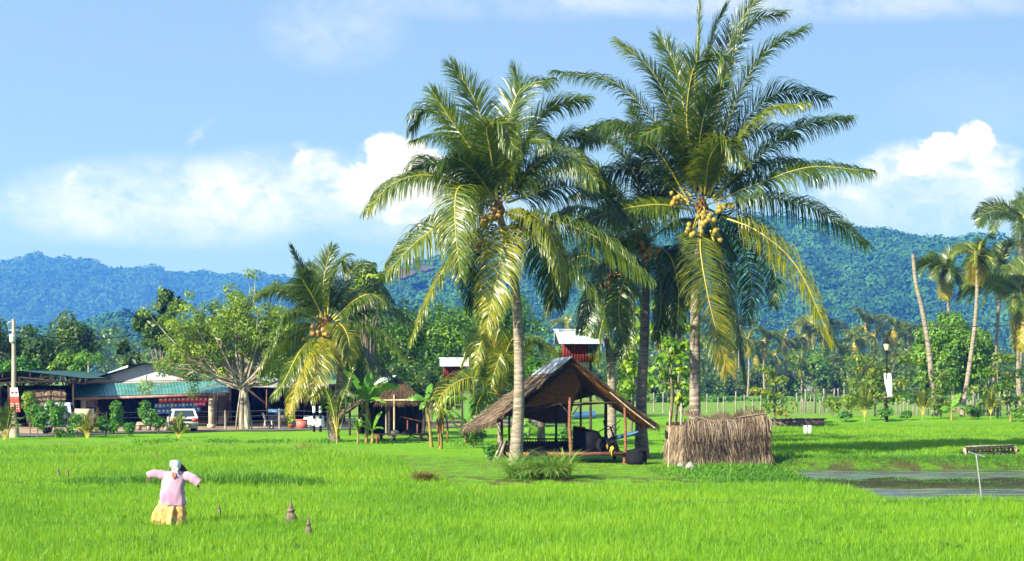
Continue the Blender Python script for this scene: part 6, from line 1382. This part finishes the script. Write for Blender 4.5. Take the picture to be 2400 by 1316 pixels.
# culvert, pipes
b = MB(); a, c = W(1806,0,113), W(1932,0,113); z = gz1((a[0]+c[0])/2, 113); box(b, ((a[0]+c[0])/2, 113.2, z+.22), (c[0]-a[0],.5,.62)); box(b, ((a[0]+c[0])/2, 113.2, z+.56), (c[0]-a[0]+.3,.7,.07)); tag1(b, 'culvert_wall', M['brickdark'], 'low stained concrete culvert wall beyond the paddies', 'wall')
M['pvc'] = mat('white_pipe', [(.62,.63,.65),(.75,.76,.77)], .4, .4, 3)
for x, lab in ((1888,'left of two short white pipes standing in the rice'),(1898,'right of two short white pipes standing in the rice')):
    Y = 101; t = W(x,998,Y); base = np.array([t[0],Y,gz1(t[0],Y)]); b = MB(); lathe(b, base, [(.11,0),(.11,t[2]-base[2]),(.095,t[2]-base[2]),(.095,.1)], 12); tag(b.build('white_pipe', M['pvc'], smooth=True, loc=base), lab, 'pipe', 'white pipes in the rice')
def tpipe():
    Y = 49.3; base = W(2303,1172,Y); base[2] = -.3; t = W(2288,1066,Y); root = thing('pipe_stand', 'thin metal T shaped pipe standing in the pond', 'pipe stand', base)
    b = MB(); tube(b, [base, t], .024, 8); b.build('upright', M['steel'], root, smooth=True); b = MB(); tube(b, [W(2270,1060,Y-.02), W(2308,1072,Y+.1)], .026, 8); b.build('crossbar', M['steel'], root, smooth=True)
tpipe()
def roller():
    Y = 69.5; a, c = W(2262,1063,Y), W(2378,1059,Y); base = (a+c)/2; base[2] = gz1(base[0],Y); root = thing('cage_roller', 'dark bladed cage roller lying on the pond bank', 'farm implement', base)
    ax = norm(c-a); u = np.array([0,1.,0]); v = np.cross(ax, u); R = .24
    b = MB()
    for k in range(8):
        t = k/8*2*math.pi; o = u*math.cos(t)*R+v*math.sin(t)*R; beam(b, a+o, c+o, .04, .03)
        for j in range(13): p = a+(c-a)*(j+.5)/13; t2 = t+j*.2; o2 = u*math.cos(t2)+v*math.sin(t2); beam(b, p+o2*R*.3, p+o2*R*1.15, .035, .03)
    tube(b, [a,c], .06, 8); b.build('blades', M['wood_dark'], root)
    for e, s in ((a,-1),(c,1)):
        b = MB(); lathe(b, e, [(.02,0),(R*1.05,0),(R*1.05,.04),(.02,.04)], 10, .5, 0, ax*s); b.build('end_disc', M['bamboo'], root); b = MB(); tube(b, [e, e+ax*s*.2+[0,0,.05]], .05, 6); b.build('axle_end', M['wood_dark'], root)
    b = MB(); beam(b, a+v*R*1.2, c+v*R*1.2, .10, .02)
    beam(b, a-v*-R*1.18, c+v*R*1.18, .05); b.build('top_rail', M['wood_grey'], root)
roller()
# ---------------------------------------------------------------- cement finials in the rice
M['cement'] = mat('mossy_cement', [(.07,.055,.04),(.16,.12,.09),(.26,.19,.145)], .9, .2, 12, bump=.5, bscale=60)
for x, yb, yt, lab in ((682,1226,1182,'largest tiered brown finial standing in the rice right of the scarecrow'),(723,1258,1221,'slim brown finial in the rice, nearest the camera'),(514,1212,1193,'small brown finial just right of the scarecrow skirt'),(137,1121,1105,'tiny brown finial, left of the distant pair'),(159,1122,1108,'tiny brown finial, right of the distant pair'),(367,1076,1065,'tiny brown finial beyond the scarecrow near the lane verge')):
    c = G(x, yb); s = (yb-yt)/F*c[1]; r = s*.21; fat = 1.15 if x == 682 else .8; z0 = .0; base = np.array([c[0],c[1],gz1(c[0],c[1])+.16]); root = thing('finial', lab, 'ornament', base, 'brown finials in the rice field')
    b = MB(); lathe(b, base-[0,0,.16], [(r*1.5*fat,0),(r*1.45*fat,.10),(r*1.1*fat,.18+.04*s),(r*.7*fat,.18+.16*s)], 12); b.build('plinth', M['cement'], root, smooth=True)
    b = MB(); lathe(b, base+[0,0,.12*s], [(r*.62*fat,0),(r*.72*fat,.14*s),(r*.98*fat,.2*s),(r*1.0*fat,.25*s),(r*.6*fat,.29*s),(r*.5*fat,.36*s),(r*.55*fat,.4*s),(r*.3*fat,.46*s)], 12); b.build('bowl', M['cement'], root, smooth=True)
    b = MB(); lathe(b, base+[0,0,.55*s], [(r*.35,0),(r*.42,.06*s),(r*.22,.12*s),(r*.26,.16*s),(r*.14,.28*s),(.004,.46*s)], 10); b.build('spire', M['cement'], root, smooth=True)
# ---------------------------------------------------------------- scarecrow
M['pink'] = mat('pale_pink_shirt', [(.34,.17,.26),(.47,.27,.38),(.53,.36,.45)], .85, .2, 2)
M['skirt'] = mat('orange_print_shade_skirt', [(.42,.17,.035),(.58,.31,.09),(.63,.42,.18),(.30,.10,.02)], .85, .2, 5)  # orange pattern; its brown tones also put fold shade into the colour
M['headcloth'] = mat('white_headcloth', [(.12,.14,.17),(.45,.48,.52),(.62,.63,.66)], .85, .2, 7)
M['brown_cloth'] = mat('dark_brown_cloth', [(.05,.015,.012),(.12,.04,.025)], .85, .2, 5)
def scarecrow():
    Y = 39.6; s = Y/F; P = lambda x, y, dy=0.: W(x, y, Y+dy)
    base = P(395,1238); base[2] = gz1(base[0],Y); root = thing('scarecrow', 'scarecrow in a pink shirt and orange skirt standing in the rice', 'scarecrow', base)
    a = np.linspace(0,2*math.pi,65)[:-1]
    def ring(xc, y, rx, ry, k=0, f=9, ph=0., tilt=0.):
        r = 1+k*np.sin(a*f+ph)+k*.6*np.sin(a*(f*1.7//1)+1.3+ph)
        c = P(xc, y); return np.stack([c[0]+np.cos(a)*rx*s*r, Y+np.sin(a)*ry*s*r, c[2]+np.cos(a)*tilt*s+0*a], -1)
    b = MB(); loft(b, dense([ring(404,1168,22,14,.02,9), ring(402,1178,26,17,.06,9,.3), ring(399,1192,33,22,.13,9,.6), ring(396,1208,36,25,.15,9,.8), ring(395,1222,38,27,.13,9,1.), ring(395,1236,38,28,.12,9,1.1), ring(395,1250,37,27,.12,9,1.1)], 30, .03, 4)); b.build('skirt', M['skirt'], root, smooth=True)
    b = MB(); loft(b, dense([ring(403,1183,31,21,.05,7,.2,-2), ring(404,1165,29,19,.045,7,.4), ring(405,1145,27,17,.02,6,.5), ring(407,1128,27,15,.02,6), ring(409,1114,25,13,.01,6), ring(411,1107,17,10,0,6), ring(412,1103,8,7,0,6)], 30, .028, 3))
    for pts, rr in (([(398,1116),(378,1112),(360,1110),(346,1115)],[11,10.5,9.5,8.5]),([(420,1117),(438,1116),(452,1121),(467,1132)],[11,11,10.5,10])):
        Q = catmull([P(*q) for q in pts], 12); rad = np.interp(np.linspace(0,1,12), np.linspace(0,1,4), rr)*s*(1+.06*np.sin(np.arange(12)*1.9)); T = norm(np.gradient(Q, axis=0)); S = norm(np.cross(T, [0,1.,0]))
        loft(b, [np.stack([q+S[i]*math.cos(t)*rad[i]*(1.12 if math.cos(t)*S[i][2] < 0 else .95)+np.array([0,1,0])*math.sin(t)*rad[i]*.72*(1+.06*math.sin(3*t+i)) for t in a[::4]], 0) for i, q in enumerate(Q)])
    b.build('shirt', M['pink'], root, smooth=True)
    for pts in ([(347,1115),(341,1122),(343,1129)],[(467,1133),(472,1140),(468,1152)]):
        pass
    b = MB()
    for q in range(9): x0 = 344+rng.uniform(0,6); tube(b, [P(x0,1121), P(x0-3+rng.normal(0,2),1131)], .006, 4)
    for q in range(9): x0 = 462+rng.uniform(0,6); tube(b, [P(x0,1138), P(x0+3+rng.normal(0,2),1150)], .006, 4)
    b.build('straw_cuff', M['thatch'], root)
    b = MB(); h = [ring(411,1106,8,8,.03,5), ring(412,1099,10,10,.03,5), ring(411,1092,13,12.5,.025,5), ring(411,1086,13.5,13,.02,5), ring(410,1081,11,11,.02,5), ring(410,1078.5,5,5,0,5)]; loft(b, h); tube(b, [P(416,1098,-.12), P(414,1106,-.14), P(418,1111,-.13)], [.05,.04,.02], 6)
    b.build('headcloth', M['headcloth'], root, smooth=True)
    b = MB(); loft(b, [np.stack([P(x0,y)[0]+np.cos(a)*w*s, Y+.16+np.sin(a)*.05, P(0,y)[2]+0*a], -1) for x0, y, w in ((415,1113,23),(415,1106,22),(415,1098,17),(414,1090,11),(413,1085,5))]); b.build('hair_cloth', M['brown_cloth'], root, smooth=True)
    b = MB(); tube(b, catmull([P(404,1109,-.13),P(406,1116,-.16),P(409,1124,-.16)],6), [.03,.035,.012], 6); tube(b, catmull([P(410,1109,-.13),P(411,1117,-.16),P(408,1122,-.16)],6), [.02,.03,.012], 6); b.build('necktie', M['salmon'], root, smooth=True)
    b = MB(); tube(b, [base-[0,0,.2], P(411,1100)], .025, 6); b.build('stake', M['bamboo'], root)
scarecrow()
# ---------------------------------------------------------------- grass clumps and weeds
def clump(label, spots, Yc, n, hgt, wid, mt, lean=(.5,1.1), name='grass_clump', var=.5):
    base = W(spots[0][0], 1120, Yc); base[2] = gz1(base[0], Yc); b = MB()
    for x, r, sc in spots:
        m = int(n*sc); q = (x-1200)/F*Yc; X = q+rng.normal(0,r/F*Yc,m); Y = Yc+rng.normal(0,.12,m)
        blades(b, X, Y, hgt*sc**.5*rng.uniform(.5,1.15,m), wid, rng.uniform(*lean,m), np.clip(rng.normal(var,.2,m),0,1), segs=5)
    o = b.build(name, M[mt], loc=base); tag(o, label, 'grass clump')
M['lemongrass'] = mat('arching_grass', [(.05,.15,.015),(.12,.29,.03),(.28,.43,.08),(.45,.38,.17)], .45, .45, .6, attr=.8, trans=(1.5,1.3,.5))
M['drygrass'] = mat('dry_tuft_grass', [(.10,.14,.02),(.26,.24,.06),(.42,.32,.14)], .6, .3, .6, attr=.8, trans=(1.3,1.1,.5))
clump('large clump of arching grass below the hut floor, its blades drooping', [(1206,6,1.1),(1232,7,.9),(1298,7,1.05),(1322,6,1.0),(1262,8,.7),(1282,6,.8)], 55.6, 170, 1.55, .026, 'lemongrass', (.5,1.35), var=.5)
clump('small dry yellowish tuft at the left foot of the mound', [(985,8,.8),(1000,9,.8)], 56, 300, .75, .018, 'drygrass')
clump('tiny yellow flowering weed tuft on the left verge', [(720,10,.6),(700,8,.4)], 79, 60, .7, .03, 'drygrass', (.3,.9))
def weeds():
    b = MB(); X = rng.uniform(5.2,10.6,9000); Y = rng.uniform(54.6,64.2,9000); k = (X < 10.4-.12*(Y-54)*0) & (rng.random(9000) < .25+.75*sst(X,6,8.5)) ; X, Y = X[k], Y[k]; n = len(X)
    blades(b, X, Y, rng.uniform(.12,.42,n)*(.5+.5*sst(X,5.5,8)), .028, rng.uniform(.3,1.,n), rng.uniform(.1,.8,n), segs=3)
    X = np.concatenate([rng.normal(x,r,m) for x, r, m in ((-9.5,.5,300),(-12.5,.6,300),(-6.9,.5,260),(-15,.6,300),(-18.5,.7,300),(-2.2,.6,250))]); Y = 84+rng.normal(0,1.2,len(X)); n = len(X)
    blades(b, X, Y, rng.uniform(.1,.3,n), .05, rng.uniform(.4,1.,n), rng.uniform(.2,.8,n), segs=2)
    for x, y, m in ((330,1272,26),(372,1288,22),(345,1300,14),(510,1292,14),(685,1285,10),(1950,1248,20),(1900,1278,18),(2092,1262,10),(2228,1284,14),(1110,1270,10),(1420,1245,8),(900,1215,8)):
        c = G(x, y); X = c[0]+rng.normal(0,.16,m); Y = c[1]+rng.normal(0,.25,m); blades(b, X, Y, rng.uniform(.26,.36,m), .03, rng.uniform(.7,1.3,m), rng.uniform(0,.12,m), segs=4)
    tag(b.build('weed_patch', M['bund']), 'lush weeds in front of the thatch screen and on the verge', 'weeds', kind='stuff')
weeds()
